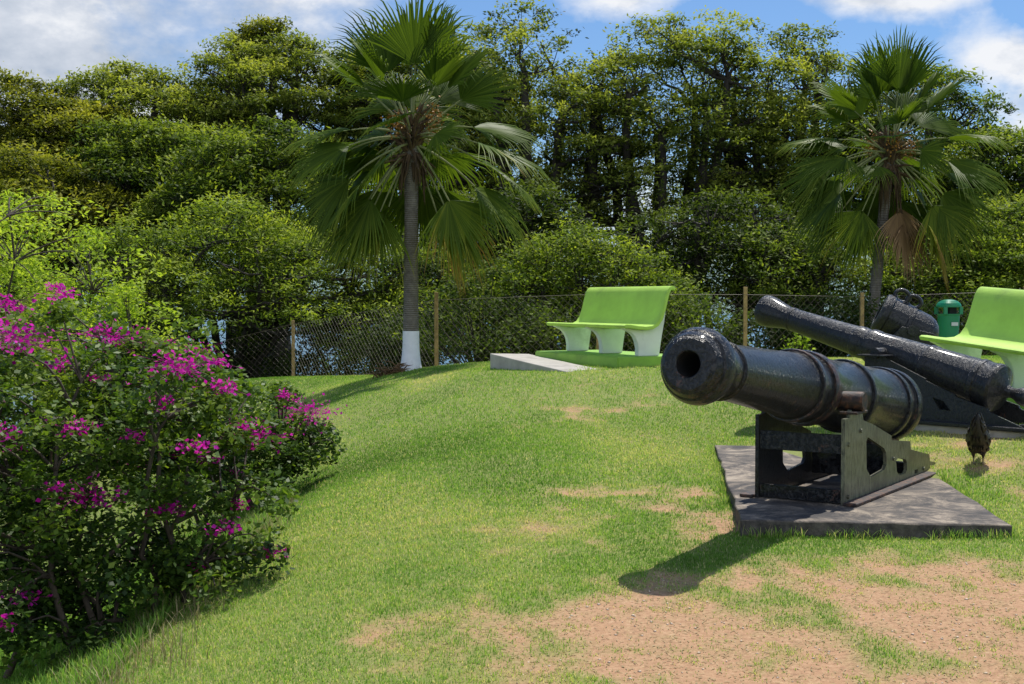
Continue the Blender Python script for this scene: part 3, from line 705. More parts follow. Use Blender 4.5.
# mortar behind
mo = empty('mortar', (6.08 - .0, 15.6, gz(6.08, 15.6)), (0, 0, R(90)))
mo.location = (4.82, 15.4, gz(4.82, 15.4))
tag(mo, 'squat black iron mortar with ring handles behind the long cannon', 'mortar')
mo.rotation_euler = (0, 0, R(-90 - 12))   # local +Y (muzzle->breech) points right
hz = EYE - gz(4.82, 15.4)
profm = [(0, .20), (.01, .245), (.04, .262), (.10, .262), (.12, .247), (.33, .250), (.34, .262), (.38, .262), (.39, .25), (.56, .245), (.64, .22), (.70, .17), (.74, .10), (.75, .04)]
mb = barrel_part(mo, profm, (0, -.40, hz - .15), R(27), M['iron_old'], .15, .45)
mb.rotation_euler = (-R(27), 0, 0)
for yy in (.16, .31):
    def ringh(bm, yy=yy):
        import math as _m
        P = [(0 + .0, yy + .085 * _m.cos(t), .30 + .07 * _m.sin(t)) for t in [2 * _m.pi * i / 22 for i in range(22)]]
        rs = []
        for i, p in enumerate(P):
            t = 2 * _m.pi * i / 22; c = Vector((0, yy, .30)); d = (Vector(p) - c).normalized()
            rs.append([bm.verts.new(Vector(p) + .026 * (_m.cos(a) * d + _m.sin(a) * Vector((1, 0, 0)))) for a in [2 * _m.pi * j / 8 for j in range(8)]])
        for i in range(22):
            for j in range(8): bm.faces.new((rs[i][j], rs[i][(j + 1) % 8], rs[(i + 1) % 22][(j + 1) % 8], rs[(i + 1) % 22][j]))
    link('ring_handle', bm_mesh('ring_handle', ringh), M['iron_old'], mo, smooth=True, loc=(0, -.40, hz - .15), rot=(-R(27), 0, 0))
for s in (-1, 1):
    def mbed(bm):
        x0, x1 = (.27, .33) if s > 0 else (-.33, -.27)
        o = [(-.45, 0), (-.40, .30), (-.15, hz - .31), (.20, hz - .39), (.50, .30), (.62, 0)]
        A = [bm.verts.new((x0, *p)) for p in o]; B = [bm.verts.new((x1, *p)) for p in o]
        bm.faces.new(A); bm.faces.new(B[::-1])
        for q in range(6): bm.faces.new((A[q], B[q], B[(q + 1) % 6], A[(q + 1) % 6]))
    link('bed_cheek', bm_mesh('bed_cheek', mbed, .006, 1), M['iron_old'], mo)
for b_ in ((-.35, -.25, .05, .3), (.4, .5, .05, .25)): link('transom', bm_mesh('transom', lambda bm: box(bm, -.268, .268, *b_), .004, 1), M['iron_old'], mo)
smooth_by_angle(link('trunnion', bm_mesh('trunnion', trunnion_fn(.07, .36), .005), M['iron_old'], mo, loc=(0, -.02, hz - .36)))

# litter bin
bx_, by_ = 6.82, 20.0
bn = empty('litter_bin', (bx_, by_, gz(bx_, by_)), (0, 0, R(12)))
bn.scale = (.8, .8, 1)
tag(bn, 'green plastic litter bin with domed lid beside the bright bench', 'litter bin')
hb = EYE - gz(bx_, by_)
def rlathe(bm, prof, seg=40, pw=2.6, capt=True):
    rings = []
    for (z, r) in prof:
        row = []
        for q in range(seg):
            a = 2 * math.pi * q / seg; c_, s_ = math.cos(a), math.sin(a); k_ = (abs(c_) ** pw + abs(s_) ** pw) ** (-1 / pw)
            row.append(bm.verts.new((r * c_ * k_, r * s_ * k_, z)))
        rings.append(row)
    for a, b in zip(rings, rings[1:]):
        for q in range(seg): bm.faces.new((a[q], a[(q + 1) % seg], b[(q + 1) % seg], b[q]))
    bm.faces.new(rings[0][::-1]); bm.faces.new(rings[-1])
link('bin_body', bm_mesh('bin_body', lambda bm: rlathe(bm, [(hb - .78, .15), (hb - .74, .165), (hb - .24, .195), (hb - .225, .205), (hb - .215, .205), (hb - .215, .18), (hb - .26, .17)])), M['bin_green'], bn, smooth=False)
link('lid', bm_mesh('lid', lambda bm: rlathe(bm, [(hb - .115, .20), (hb - .11, .222), (hb - .085, .222), (hb - .05, .20), (hb - .015, .15), (hb + .005, .08), (hb + .01, .02)])), M['bin_green'], bn)
for sx in (-1, 1):
    for sy in (-1, 1):
        link('lid_support', bm_mesh('lid_support', lambda bm: box(bm, sx * .165 - .035, sx * .165 + .035, sy * .165 - .02, sy * .165 + .02, hb - .222, hb - .11)), M['bin_green'], bn)
link('liner', bm_mesh('liner', lambda bm: box(bm, .0, .145, -.05, .13, hb - .25, hb - .116)), M['bin_dark'], bn)
link('post', bm_mesh('post', lambda bm: cyl(bm, (0, 0, 0), (0, 0, hb - .78), .035, 12)), M['bin_green'], bn)
link('sticker', bm_mesh('sticker', lambda bm: box(bm, -.06, .08, -.215, -.205, hb - .40, hb - .345)), M['sticker'], bn)

# ------------------------------------------------------------------ hen
hx, hy = 3.575, 9.78
he = empty('hen', (hx, hy, gz(hx, hy) + .004), (0, 0, R(-22)))
he.scale = (.86, 1, 1)
tag(he, 'black hen standing on the grass between the cannons, tail towards the viewer', 'hen')
def hen_body():
    a = Acc()
    path = [((0, -.165, .405), .006, .020), ((0, -.160, .375), .022, .034), ((0, -.145, .335), .036, .044), ((0, -.12, .29), .058, .058), ((0, -.085, .245), .082, .080), ((0, -.035, .20), .100, .096), ((0, .02, .175), .104, .100),
            ((0, .075, .17), .094, .092), ((0, .12, .175), .070, .070), ((0, .155, .185), .045, .048), ((0, .185, .180), .032, .034), ((0, .21, .16), .026, .028), ((0, .232, .135), .024, .027), ((0, .25, .11), .020, .022), ((0, .26, .095), .008, .01)]
    P = np.array([p[0] for p in path]); T = np.gradient(P, axis=0); T /= np.linalg.norm(T, axis=1)[:, None]
    S = 18; V = []
    for (p, rx, rz), t in zip(path, T):
        up = np.cross([1, 0, 0], t)
        for q in range(S):
            an = 2 * math.pi * q / S
            f = 1 + .05 * math.sin(an * 5 + p[1] * 40)
            V.append(np.array(p) + f * (rx * math.cos(an) * np.array([1, 0, 0]) + rz * math.sin(an) * up))
    n = len(path); i = np.arange(n - 1)[:, None] * S; j = np.arange(S)[None]; j2 = (j + 1) % S
    a.add(V, np.stack([i + j, i + j2, i + S + j2, i + S + j], -1).reshape(-1, 4))
    for s in (-1, 1):
        a.tube([(s * .045, .01, .12), (s * .042, 0, .085), (s * .040, .006, .05)], [.034, .020, .008], 8)
        for tx, ty in ((0, .05), (-.022, .04), (.022, .04), (0, -.03)):
            a.tube([(s * .04, .006, .012), (s * .04 + tx * .6, .006 + ty * .6, .008), (s * .04 + tx, .006 + ty, .002)], [.006, .005, .002], 6, m=1)
        a.tube([(s * .040, .006, .055), (s * .040, .006, .008)], [.0075, .006], 8, m=1)
    # tail sickle feathers
    g = np.random.default_rng(2)
    for q in range(26):
        x = g.uniform(-.05, .05); z0 = g.uniform(.24, .33); y0 = -.12 - g.uniform(0, .03); L = g.uniform(.05, .10)
        a.tube([(x, y0, z0), (x * .9, y0 - .03, z0 + L * .5), (x * .55, y0 - .04, z0 + L)], [.012, .012, .002], 5)
    for q in range(70):  # feather tips over rump, wings and belly
        an = g.uniform(0, 2 * math.pi); ti = g.integers(3, 8); p, rx, rz = path[ti]; t = T[ti]; up = np.cross([1, 0, 0], t)
        c_ = np.array(p) + .96 * (rx * math.cos(an) * np.array([1, 0, 0]) + rz * math.sin(an) * up)
        a.tube([c_ + t * .015, c_ - t * .012 + (c_ - np.array(p)) * .02, c_ - t * .04 + (c_ - np.array(p)) * .03], [.014, .012, .003], 5)
    return a.mesh('body')
link('body', hen_body(), [M['hen'], M['hen_leg']], he, smooth=True)
def comb(bm):
    o = [(.215, .165), (.225, .19), (.235, .172), (.248, .182), (.252, .155), (.268, .15), (.262, .125), (.24, .14)]
    A = [bm.verts.new((-.004, *p)) for p in o]; B = [bm.verts.new((.004, *p)) for p in o]
    bm.faces.new(A); bm.faces.new(B[::-1])
    for q in range(8): bm.faces.new((A[q], B[q], B[(q + 1) % 8], A[(q + 1) % 8]))
link('comb', bm_mesh('comb', comb), M['hen_comb'], he)
link('beak', bm_mesh('beak', lambda bm: cyl(bm, (0, .255, .10), (0, .278, .078), .009, 8, .001)), M['hen_leg'], he)

# ------------------------------------------------------------------ fence
FP = [(-13.5, 30.5), (-10.6, 29.9), (-7.6, 29.2), (-4.84, 28.3), (-3.1, 25.6), (-1.36, 23.0), (1.55, 23.0), (4.19, 23.0), (6.45, 23.6), (9.3, 23.2), (12.2, 23.2), (15.2, 23.2)]
fe = empty('chain_link_fence', (FP[5][0], FP[5][1], gz(*FP[5])))
tag(fe, 'rusty chain link fence on tan wooden posts along the far edge of the lawn', 'fence')
FH = 1.34; off = Vector(fe.location)
for i, (x, y) in enumerate(FP):
    if i == 4: continue
    z = gz(x, y); hgt = FH + (.06 if i in (5, 7) else 0)
    def pf(bm, x=x, y=y, z=z, hgt=hgt): box(bm, x - .034, x + .034, y - .034, y + .034, z - .3, z + hgt)
    p = link('post', bm_mesh('post', pf, .006, 1), M['post_wood'], fe); p.location = -off
wa = Acc()
seglen = [math.hypot(FP[i + 1][0] - FP[i][0], FP[i + 1][1] - FP[i][1]) for i in range(len(FP) - 1)]
cum = np.concatenate([[0], np.cumsum(seglen)])
fx_, fy_ = np.array([p[0] for p in FP]), np.array([p[1] for p in FP])
def fpt(s, h):
    x = np.interp(s, cum, fx_); y = np.interp(s, cum, fy_) - .05
    zz = np.interp(s, cum, np.array([gz(a, b) for a, b in FP]))
    return np.stack([x, y, zz + h], -1)
pitch = .14; Hm = FH - .08; s = -Hm
while s < cum[-1]:
    for sg in (1, -1):
        s0, s1 = s, s + Hm; h0, h1 = (0.02, Hm) if sg > 0 else (Hm, .02)
        f = np.array([0, .5, 1.0]); f = f
        ss = s0 + (s1 - s0) * f; hh = h0 + (h1 - h0) * f
        if ss[0] < 0:
            f0 = -ss[0] / (s1 - s0); f = np.array([f0, (f0 + 1) / 2, 1]); ss = s0 + (s1 - s0) * f; hh = h0 + (h1 - h0) * f
        if ss[-1] > cum[-1]:
            f0 = (cum[-1] - s0) / (s1 - s0); f = np.array([0, f0 / 2, f0]); ss = s0 + (s1 - s0) * f; hh = h0 + (h1 - h0) * f
        wa.tube(fpt(ss, hh), .0024, 3, cap=False)
    s += pitch
for h in (.03, Hm):
    ss = np.linspace(0, cum[-1], 120); wa.tube(fpt(ss, h * np.ones_like(ss)), .0035, 4)
wv = wa.mesh('wire_mesh'); o = link('wire_mesh', wv, M['wire'], fe); o.location = -off
# low kerb under the left run
kb = Acc(); ss = np.linspace(0, cum[3] + .4, 30); P = fpt(ss, .0 * ss)
for zz in (0,):
    V = []; Fk = []
    for i, p in enumerate(P):
        V += [p + np.array([0, -.10, -.25]), p + np.array([0, -.10, .04]), p + np.array([0, .10, .04]), p + np.array([0, .10, -.25])]
    for i in range(len(P) - 1):
        for q in range(4): Fk.append((i * 4 + q, i * 4 + (q + 1) % 4, i * 4 + 4 + (q + 1) % 4, i * 4 + 4 + q))
    kb.add(np.array(V), np.array(Fk)[:, ::-1])
tag(link('concrete_kerb', kb.mesh('concrete_kerb'), M['concrete']), 'low concrete kerb under the left run of the fence', 'kerb')

# ------------------------------------------------------------------ palms
def frond(a, base, az, el, Lp, Rb, g, dead=0.0, twist=0.0, sag=.25, tint0=.4, spread=66, nseg=34):
    up = np.array([0, 0, 1.]); hd = np.array([math.cos(az), math.sin(az), 0])
    d0 = hd * math.cos(el) + up * math.sin(el)
    P = []; s = sag * (math.cos(el) * .8 + .25)
    for f in np.linspace(0, 1, 7): P.append(np.array(base) + d0 * Lp * f - up * Lp * s * f * f)
    P = np.array(P); a.tube(P, np.linspace(.026, .012, 7), 5, m=1)
    T = P[-1] - P[-2]; T /= np.linalg.norm(T)
    side = np.cross(T, up); ln = np.linalg.norm(side); side = side / ln if ln > .05 else np.cross(T, hd)
    ct, st = math.cos(twist), math.sin(twist); nrm = np.cross(side, T)
    side, nrm = side * ct + nrm * st, nrm * ct - side * st
    O = P[-1]; n = nseg; TH = R(spread)
    dr = (.03 + .15 * max(0, math.cos(el))) * Rb
    hw = TH / n
    def pt(th, rho, L, offn, lat=0):
        dv = T * math.cos(th) + side * math.sin(th)
        lt = -T * math.sin(th) + side * math.cos(th)
        cup = .12 * abs(math.sin(th)) * rho * L
        return O + dv * rho * L + lt * lat + nrm * (offn + cup) - up * dr * rho ** 2.4 * (1 + .35 * abs(math.sin(th)))
    rj = .48
    for i in range(n):
        t0 = -TH + 2 * TH * i / n; t1 = t0 + 2 * TH / n; tm = (t0 + t1) / 2
        L = Rb * (.82 + .18 * math.cos(tm)) * g.uniform(.88, 1.08); L0 = Rb * (.82 + .18 * math.cos(t0)); L1 = Rb * (.82 + .18 * math.cos(t1))
        fold = .55 * (t1 - t0)
        V = []
        for rho in (.03, .24, rj):
            V += [pt(t0, rho, L0, 0), pt(tm, rho, L, fold * rho * L), pt(t1, rho, L1, 0)]
        w = (t1 - t0) * rj * L * .5
        ex = g.normal(0, .045) * L; dz = g.uniform(.6, 1.6)
        V += [pt(tm, .78, L, 0, -w * .50 + ex * .5), pt(tm, .78, L, fold * .35 * L, ex * .5), pt(tm, .78, L, 0, w * .50 + ex * .5)]
        tipp = pt(tm, 1.0, L, 0, ex) - up * .09 * dz * L
        V += [tipp]
        V = np.array(V)
        F4 = []
        for r in range(3): F4 += [(3 * r, 3 * r + 1, 3 * r + 4, 3 * r + 3), (3 * r + 1, 3 * r + 2, 3 * r + 5, 3 * r + 4)]
        F3 = [(9, 10, 12), (10, 11, 12)]
        tt = np.full(13, tint0 + g.normal(0, .11)); tt[9:12] += .06 + dead * .3; tt[12] += .22 + dead * .6; tt[6:9] += dead * .12
        a.add2(V, F4, F3, np.clip(tt, 0, 1), 0)
def palm(name, label, x, y, ztop, lean, zb, seed, white, specs, tw, nrand, scale=1.0):
    g = np.random.default_rng(seed)
    z0 = gz(x, y); root = empty(name, (x, y, z0)); tag(root, label, 'palm tree', 'fan palms')
    H = ztop - z0
    zz = np.linspace(0, H, 24); ff = zz / H
    rad = tw * (1.0 + .55 * np.exp(-zz / .22)) * (1 - .22 * ff) * (1 + .02 * np.sin(zz * 9))
    cx = lean * ff ** 1.3
    a = Acc()
    a.tube(np.stack([cx, 0 * cx, zz - .1], -1), rad, 20); link('trunk', a.mesh('trunk'), M['bark_palm'], root, smooth=True)
    if white:
        a = Acc(); zw = np.linspace(0, white, 12); rw = np.interp(zw, zz, rad) + .006
        a.tube(np.stack([np.interp(zw, zz, cx), 0 * zw, zw - .098], -1), rw, 20, cap=False)
        link('painted_base', a.mesh('painted_base'), M['whitewash'], root, smooth=True)
    # fibrous crown shaft: ragged leaf bases
    a = Acc()
    for q in range(130):
        f = g.uniform(0, 1); az = g.uniform(0, 2 * math.pi); zc = H - .45 + f * .75
        r0 = tw * .8; L = g.uniform(.2, .45); el = R(g.uniform(30, 80)) if f > .3 else R(g.uniform(-85, 10))
        d = np.array([math.cos(az) * math.cos(el), math.sin(az) * math.cos(el), math.sin(el)])
        b0 = np.array([lean + r0 * math.cos(az), r0 * math.sin(az), zc])
        a.tube([b0, b0 + d * L * .5, b0 + d * L - np.array([0, 0, .06])], [.035, .024, .008], 5)
    for q in range(30 if white else 70):   # hanging fibre
        az = g.uniform(0, 2 * math.pi); zc = H - .20 - g.uniform(0, .3); b0 = np.array([lean + tw * math.cos(az), tw * math.sin(az), zc])
        L = g.uniform(.3, .7 if white else 1.1); a.tube([b0, b0 + np.array([.08 * math.cos(az), .08 * math.sin(az), -L * .4]), b0 + np.array([.10 * math.cos(az), .10 * math.sin(az), -L])], [.02, .012, .003], 4)
    link('crown_shaft', a.mesh('crown_shaft'), M['fibre'], root)
    for q in range(7):  # fruit clusters
        az = g.uniform(0, 2 * math.pi); b0 = np.array([lean, 0, H + .1]); e = b0 + np.array([.38 * math.cos(az), .38 * math.sin(az), g.uniform(-.1, .35)])
        C = e + g.normal(0, .09, (90, 3)) * np.array([1, 1, 1.2])
        link('fruit_cluster', cluster_mesh('fruit_cluster', C, b0, .05, .045, g, np.full(90, .5)), M['fruit'], root)
    for (az, el, Lp, Rb, hgt, tint, dead) in specs:
        a = Acc(); el = R(el); az = R(az)
        b0 = np.array([lean + tw * .6 * math.cos(az), tw * .6 * math.sin(az), H + hgt])
        frond(a, b0, az, el, Lp * scale, Rb * scale, g, dead, (-math.copysign(R(g.uniform(0, 60)), math.cos(az)) if abs(math.cos(az)) > .6 and el < 1.1 else R(g.uniform(-45, 45))), .16 + .10 * (el < .6), tint)
        link('frond', a.mesh('frond'), [M['palm_leaf'] if dead < .9 else M['palm_dead'], M['petiole'] if dead < .9 else M['fibre']], root)
    return root
def gen_specs(seed, extra=()):
    g = np.random.default_rng(seed); S = []
    base = [(-70, 82, 1.0, 1.40, .25, .22), (172, 74, 1.0, 1.30, .22, .25), (20, 74, 1.0, 1.35, .22, .25), (100, 80, 1.0, 1.35, .25, .22), (186, 52, 1.0, 1.25, .15, .30), (-6, 50, 1.0, 1.25, .15, .30),
        (125, 55, .9, 1.2, .15, .30), (55, 52, .9, 1.2, .15, .30), (-150, 62, .9, 1.15, .15, .28), (-28, 62, .9, 1.15, .15, .28),
        (182, 26, 1.05, 1.20, .05, .34), (205, 8, 1.0, 1.15, 0, .32), (160, 4, 1.0, 1.2, 0, .35), (0, 27, 1.1, 1.25, .05, .36), (-18, 8, 1.05, 1.25, 0, .40), (18, -2, 1.1, 1.2, 0, .38),
        (90, 25, .9, 1.2, 0, .33), (60, 8, .9, 1.2, 0, .33), (118, 5, .9, 1.2, 0, .33), (-112, 30, .55, .8, .1, .36),
        (188, -24, 1.0, 1.2, -.1, .38), (165, -42, 1.05, 1.2, -.15, .40), (-8, -22, 1.05, 1.3, -.1, .42), (-20, -46, .95, 1.2, -.12, .50), (22, -48, 1.0, 1.2, -.15, .42), (207, -52, .95, 1.15, -.2, .40),
        (-128, -10, .5, .7, -.1, .45), (-48, 18, .6, .8, 0, .4), (-100, 45, .7, .95, .1, .3), (-4, -60, .95, 1.25, -.2, .62), (90, -38, .9, 1.2, -.15, .36), (132, -28, .9, 1.2, -.1, .36), (58, -40, .9, 1.2, -.1, .36), (176, -66, .9, 1.1, -.25, .42)]
    for q in range(12): base.append((g.uniform(-20, 200), g.uniform(-55, 60), g.uniform(.75, 1.05), g.uniform(1.0, 1.25), g.uniform(-.15, .15), .36))
    for (az, el, Lp, Rb, h, tint) in base:
        S.append((az + g.uniform(-9, 9), el + g.uniform(-6, 6), Lp * g.uniform(.9, 1.08), Rb * g.uniform(.92, 1.06), h, tint + g.uniform(-.05, .06), .12 + .25 * (el < -45) + .3 * (tint > .6)))
    return S + list(extra)
palm('fan_palm', 'fan palm in front of the fence with a white painted trunk base', -1.70, 21.5, EYE + 2.7, .02, 0, 11, .76,
     gen_specs(1, [(20, -66, .9, 1.25, -.3, .66, .5), (196, -60, .9, 1.2, -.3, .45, .3), (-160, -30, .9, 1.2, -.1, .42, .1)]), .135, 0)
palm('fan_palm', 'leaning unpainted fan palm beyond the fence with brown dead fronds, above the mortar', 7.32, 26.3, EYE + 3.0, .42, 0, 23, 0,
     gen_specs(9, [(-50, -80, .7, 1.1, -.4, .5, 1.0), (-20, -76, .8, 1.1, -.5, .5, 1.0), (10, -80, .6, 1.0, -.4, .5, 1.0)]), .125, 0, 1.06)
# fallen frond debris by the palm foot
a = Acc(); g = np.random.default_rng(4)
for q in range(70):
    x0 = -2.05 + g.normal(0, .10); y0 = 21.2 + g.normal(0, .1); z0 = gz(x0, y0)
    az = g.uniform(0, 6.28); L = g.uniform(.15, .35); e = g.uniform(.1, .9)
    a.tube([(x0, y0, z0), (x0 + L * .5 * math.cos(az), y0 + L * .5 * math.sin(az), z0 + L * e * .6), (x0 + L * math.cos(az), y0 + L * math.sin(az), z0 + L * e * .7)], [.012, .01, .002], 4)
tag(link('palm_debris', a.mesh('palm_debris'), M['palm_dead']), 'small heap of dry brown palm fibre left of the painted trunk', 'dead fronds')

# ------------------------------------------------------------------ trees
def bezier(p0, p1, p2, n):
    t = np.linspace(0, 1, n)[:, None]; return (1 - t) ** 2 * p0 + 2 * t * (1 - t) * p1 + t * t * p2
def tree(name, label, px, D, ytop, ybot, hw, leafm, seed, npad=60, padr=1.15, leaf=(.17, .08), nleaf=620, group='broad trees beyond the fence', flat_=.42, shell=.75, depth=.8, lowfill=0.0):
    """px, ytop, ybot, hw were measured once; everything below is world space"""
    g = np.random.default_rng(seed)
    x = (px - 512) / 1280 * D; y = D; zt = EYE + (300 - ytop) / 1280 * D; zb = EYE + (300 - ybot) / 1280 * D; rx = hw / 1280 * D; ry = rx * depth
    z0 = gz(x, y) ; rx *= 1.12; root = empty(name, (x, y, z0)); tag(root, label, 'tree', group)
    H = zt - z0; hb = max(zb - z0, H * .15); ch = H - hb
    # pads
    C = []; tries = 0
    lobes = [(g.uniform(0, 6.28), g.uniform(.2, .9), g.uniform(.22, .42), g.uniform(-.17, .03)) for _ in range(7)]
    holes = []
    for _ in range(7 if hw > 70 else 4):
        t_ = g.uniform(-2.6, -.5); q_ = g.uniform(.35, 1.0); holes.append(np.array([q_ * rx * math.cos(t_), q_ * ry * math.sin(t_), hb + ch * g.uniform(.05, .8)]))
    hr = .20 * rx
    while len(C) < npad and tries < npad * 60:
        tries += 1
        th = g.uniform(0, 2 * math.pi); rr = math.sqrt(g.uniform(0, 1)); top = max(0, 1 - rr ** 3.0 * .93) ** .6
        for (t_, q_, w_, a_) in lobes:
            top += a_ * math.exp(-((rr * math.cos(th) - q_ * math.cos(t_)) ** 2 + (rr * math.sin(th) - q_ * math.sin(t_)) ** 2) / w_ ** 2) * (rr > .25)
        top = max(top, 0.0)
        lev = g.uniform(0, 1) ** shell if g.uniform() > .62 else g.uniform(.84, 1.0)
        c = np.array([rr * rx * math.cos(th), rr * ry * math.sin(th), hb + ch * (top * lev * .97 + .0) + g.normal(0, .12)])
        c[2] = max(c[2], hb * .8)
        if any(np.linalg.norm((c - h_) * np.array([1, .6, 1.5])) < hr for h_ in holes): continue
        if all(((c - q) * np.array([1, 1, 1.35])) @ ((c - q) * np.array([1, 1, 1.35])) > (padr * (.62 + .5 * g.uniform())) ** 2 for q in C): C.append(c)
    C = np.array(C)
    # limbs
    a = Acc(); fork = max(H * .18, min(hb * .55, H * .4)); tr = .045 * H * .5 + .05
    a.tube(bezier(np.array([0, 0, -.3]), np.array([g.normal(0, .2), g.normal(0, .2), fork * .5]), np.array([g.normal(0, .25), g.normal(0, .2), fork]), 5), np.linspace(tr * 1.3, tr, 5), 8)
    top0 = a.V[0][-8:].mean(0); limbs = []
    nl = 11 if 'tall' in label or 'open' in label or 'spreading' in label else 7
    for k in range(nl):
        th = 2 * math.pi * (k + g.uniform(-.3, .3)) / nl; rr = g.uniform(.35, .7)
        e = np.array([rr * rx * math.cos(th), rr * ry * math.sin(th), hb + ch * g.uniform(.45, .75)])
        m_ = top0 * .5 + e * .5 + np.array([math.cos(th) * rx * .12, math.sin(th) * ry * .12, -ch * .12]); m_ += g.normal(0, .25, 3)
        P = bezier(top0, m_, e, 8); P[1:-1] += g.normal(0, .10, (6, 3)); limbs.append(P)
        a.tube(P, np.linspace(tr * .72, tr * .30, 8), 6, cap=False)
    LP = np.concatenate(limbs); LR = np.tile(np.linspace(tr * .6, tr * .22, 8), nl)
    for c in C:
        tgt = c - np.array([0, 0, .08])
        dd = LP - tgt; cost = np.linalg.norm(dd, axis=1) + .8 * np.maximum(0, LP[:, 2] - tgt[2]); i = int(np.argmin(cost))
        s0 = LP[i]; m_ = s0 * .45 + tgt * .55; m_[2] -= .18 * np.linalg.norm(dd[i]) * .5; m_ += g.normal(0, .12, 3)
        P = bezier(s0, m_, tgt, 6); P[1:-1] += g.normal(0, .05, (4, 3)); r0 = min(LR[i] * .8, .10)
        a.tube(P, np.linspace(r0, .022, 6), 5, cap=False)
        for q in range(4):
            th = g.uniform(0, 6.28); L = padr * g.uniform(.4, .85)
            e = tgt + np.array([L * math.cos(th), L * math.sin(th), g.uniform(.0, .22)]); a.tube(bezier(P[3], (P[3] + e) / 2 - np.array([0, 0, .1]), e, 4), np.linspace(.022, .008, 4), 4, cap=False)
    link('trunk', a.mesh('trunk'), M['bark_dark'], root)
    # foliage
    Ps = []; Ts = []
    for c in C:
        R_ = padr * g.choice([.5, .75, 1.0, 1.35], p=[.2, .3, .3, .2]) * g.uniform(.9, 1.1); nsub = int(13 * R_ ** 1.5 + 7); el_ = g.uniform(.75, 1.3); an = g.uniform(0, 3.14)
        th = g.uniform(0, 6.28, nsub); rr = np.sqrt(g.uniform(0, 1, nsub)) * R_; u_ = rr * np.cos(th) * el_; v_ = rr * np.sin(th) / el_
        dz = flat_ * R_ * (1 - (rr / R_) ** 2) * g.uniform(.5, 1.3, nsub) + g.normal(0, .06, nsub)
        nv = np.array([c[0] / rx ** 2, c[1] / ry ** 2, max(.02, c[2] - hb) / ch ** 2]); nv /= np.linalg.norm(nv) + 1e-9
        nv = nv * g.uniform(.0, .65) + np.array([0, 0, .8]) + g.normal(0, .13, 3); nv /= np.linalg.norm(nv)
        dz = dz - (u_ * 0)
        sc = np.stack([c[0] + u_ * math.cos(an) - v_ * math.sin(an), c[1] + u_ * math.sin(an) + v_ * math.cos(an), c[2] + dz], -1)
        tx, ty = np.clip(-nv[0] / nv[2], -.75, .75), np.clip(-nv[1] / nv[2], -.75, .75)
        sc[:, 2] += (sc[:, 0] - c[0]) * tx + (sc[:, 1] - c[1]) * ty
        n = int(nleaf * R_ ** 2 / 1.2); k = g.integers(0, nsub, n); sp = g.uniform(.11, .24, nsub)[k]
        o = g.normal(0, 1, (n, 3)) * sp[:, None] * np.array([1.05, 1.05, .6])
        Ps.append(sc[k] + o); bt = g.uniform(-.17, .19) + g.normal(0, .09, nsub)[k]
        Ts.append(np.clip(.47 + bt + (dz[k] - flat_ * R_ * .4) * .9 + o[:, 2] * 1.5 + g.normal(0, .12, n), 0, 1))  # tint painted lighter on pad tops, darker beneath: top light plus new growth
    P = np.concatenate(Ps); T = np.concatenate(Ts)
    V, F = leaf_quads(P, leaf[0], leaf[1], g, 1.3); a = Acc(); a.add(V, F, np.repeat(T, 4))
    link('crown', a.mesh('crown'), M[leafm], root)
    return root
BIG = 'broad canopied trees beyond the fence'
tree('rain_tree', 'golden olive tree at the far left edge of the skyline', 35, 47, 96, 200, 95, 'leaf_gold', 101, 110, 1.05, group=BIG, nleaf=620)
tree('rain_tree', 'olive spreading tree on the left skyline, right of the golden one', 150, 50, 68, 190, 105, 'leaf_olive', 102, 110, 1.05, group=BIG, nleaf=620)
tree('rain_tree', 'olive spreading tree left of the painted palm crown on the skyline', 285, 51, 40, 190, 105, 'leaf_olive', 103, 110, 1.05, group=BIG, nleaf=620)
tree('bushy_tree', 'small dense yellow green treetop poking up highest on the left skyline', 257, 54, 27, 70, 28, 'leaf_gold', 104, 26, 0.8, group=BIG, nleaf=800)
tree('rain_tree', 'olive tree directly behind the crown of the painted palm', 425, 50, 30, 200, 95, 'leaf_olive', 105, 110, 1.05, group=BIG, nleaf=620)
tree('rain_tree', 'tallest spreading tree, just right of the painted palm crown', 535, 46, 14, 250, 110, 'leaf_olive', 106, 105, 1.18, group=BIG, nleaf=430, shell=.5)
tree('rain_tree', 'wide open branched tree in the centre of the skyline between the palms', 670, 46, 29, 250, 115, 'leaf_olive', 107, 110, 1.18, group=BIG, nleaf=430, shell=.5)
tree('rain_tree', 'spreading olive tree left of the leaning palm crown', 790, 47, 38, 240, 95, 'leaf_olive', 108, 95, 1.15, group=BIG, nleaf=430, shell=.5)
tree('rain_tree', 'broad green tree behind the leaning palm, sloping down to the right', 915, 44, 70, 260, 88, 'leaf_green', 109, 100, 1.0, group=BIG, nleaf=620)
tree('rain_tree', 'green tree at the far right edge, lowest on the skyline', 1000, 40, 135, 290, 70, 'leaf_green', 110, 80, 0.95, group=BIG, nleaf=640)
MID = 'lower trees between the tall trees and the fence'
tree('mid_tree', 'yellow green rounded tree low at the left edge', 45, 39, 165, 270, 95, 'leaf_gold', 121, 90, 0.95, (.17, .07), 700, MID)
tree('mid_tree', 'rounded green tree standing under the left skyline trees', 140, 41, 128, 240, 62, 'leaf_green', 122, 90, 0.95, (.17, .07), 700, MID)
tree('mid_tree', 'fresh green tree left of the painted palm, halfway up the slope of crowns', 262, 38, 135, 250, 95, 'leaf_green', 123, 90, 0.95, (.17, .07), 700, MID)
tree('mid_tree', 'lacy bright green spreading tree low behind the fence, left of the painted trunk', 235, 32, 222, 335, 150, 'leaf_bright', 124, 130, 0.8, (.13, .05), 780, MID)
tree('mid_tree', 'dark green tree low behind the painted palm trunk', 395, 33, 240, 350, 75, 'leaf_green', 125, 80, 0.8, (.13, .05), 720, MID)
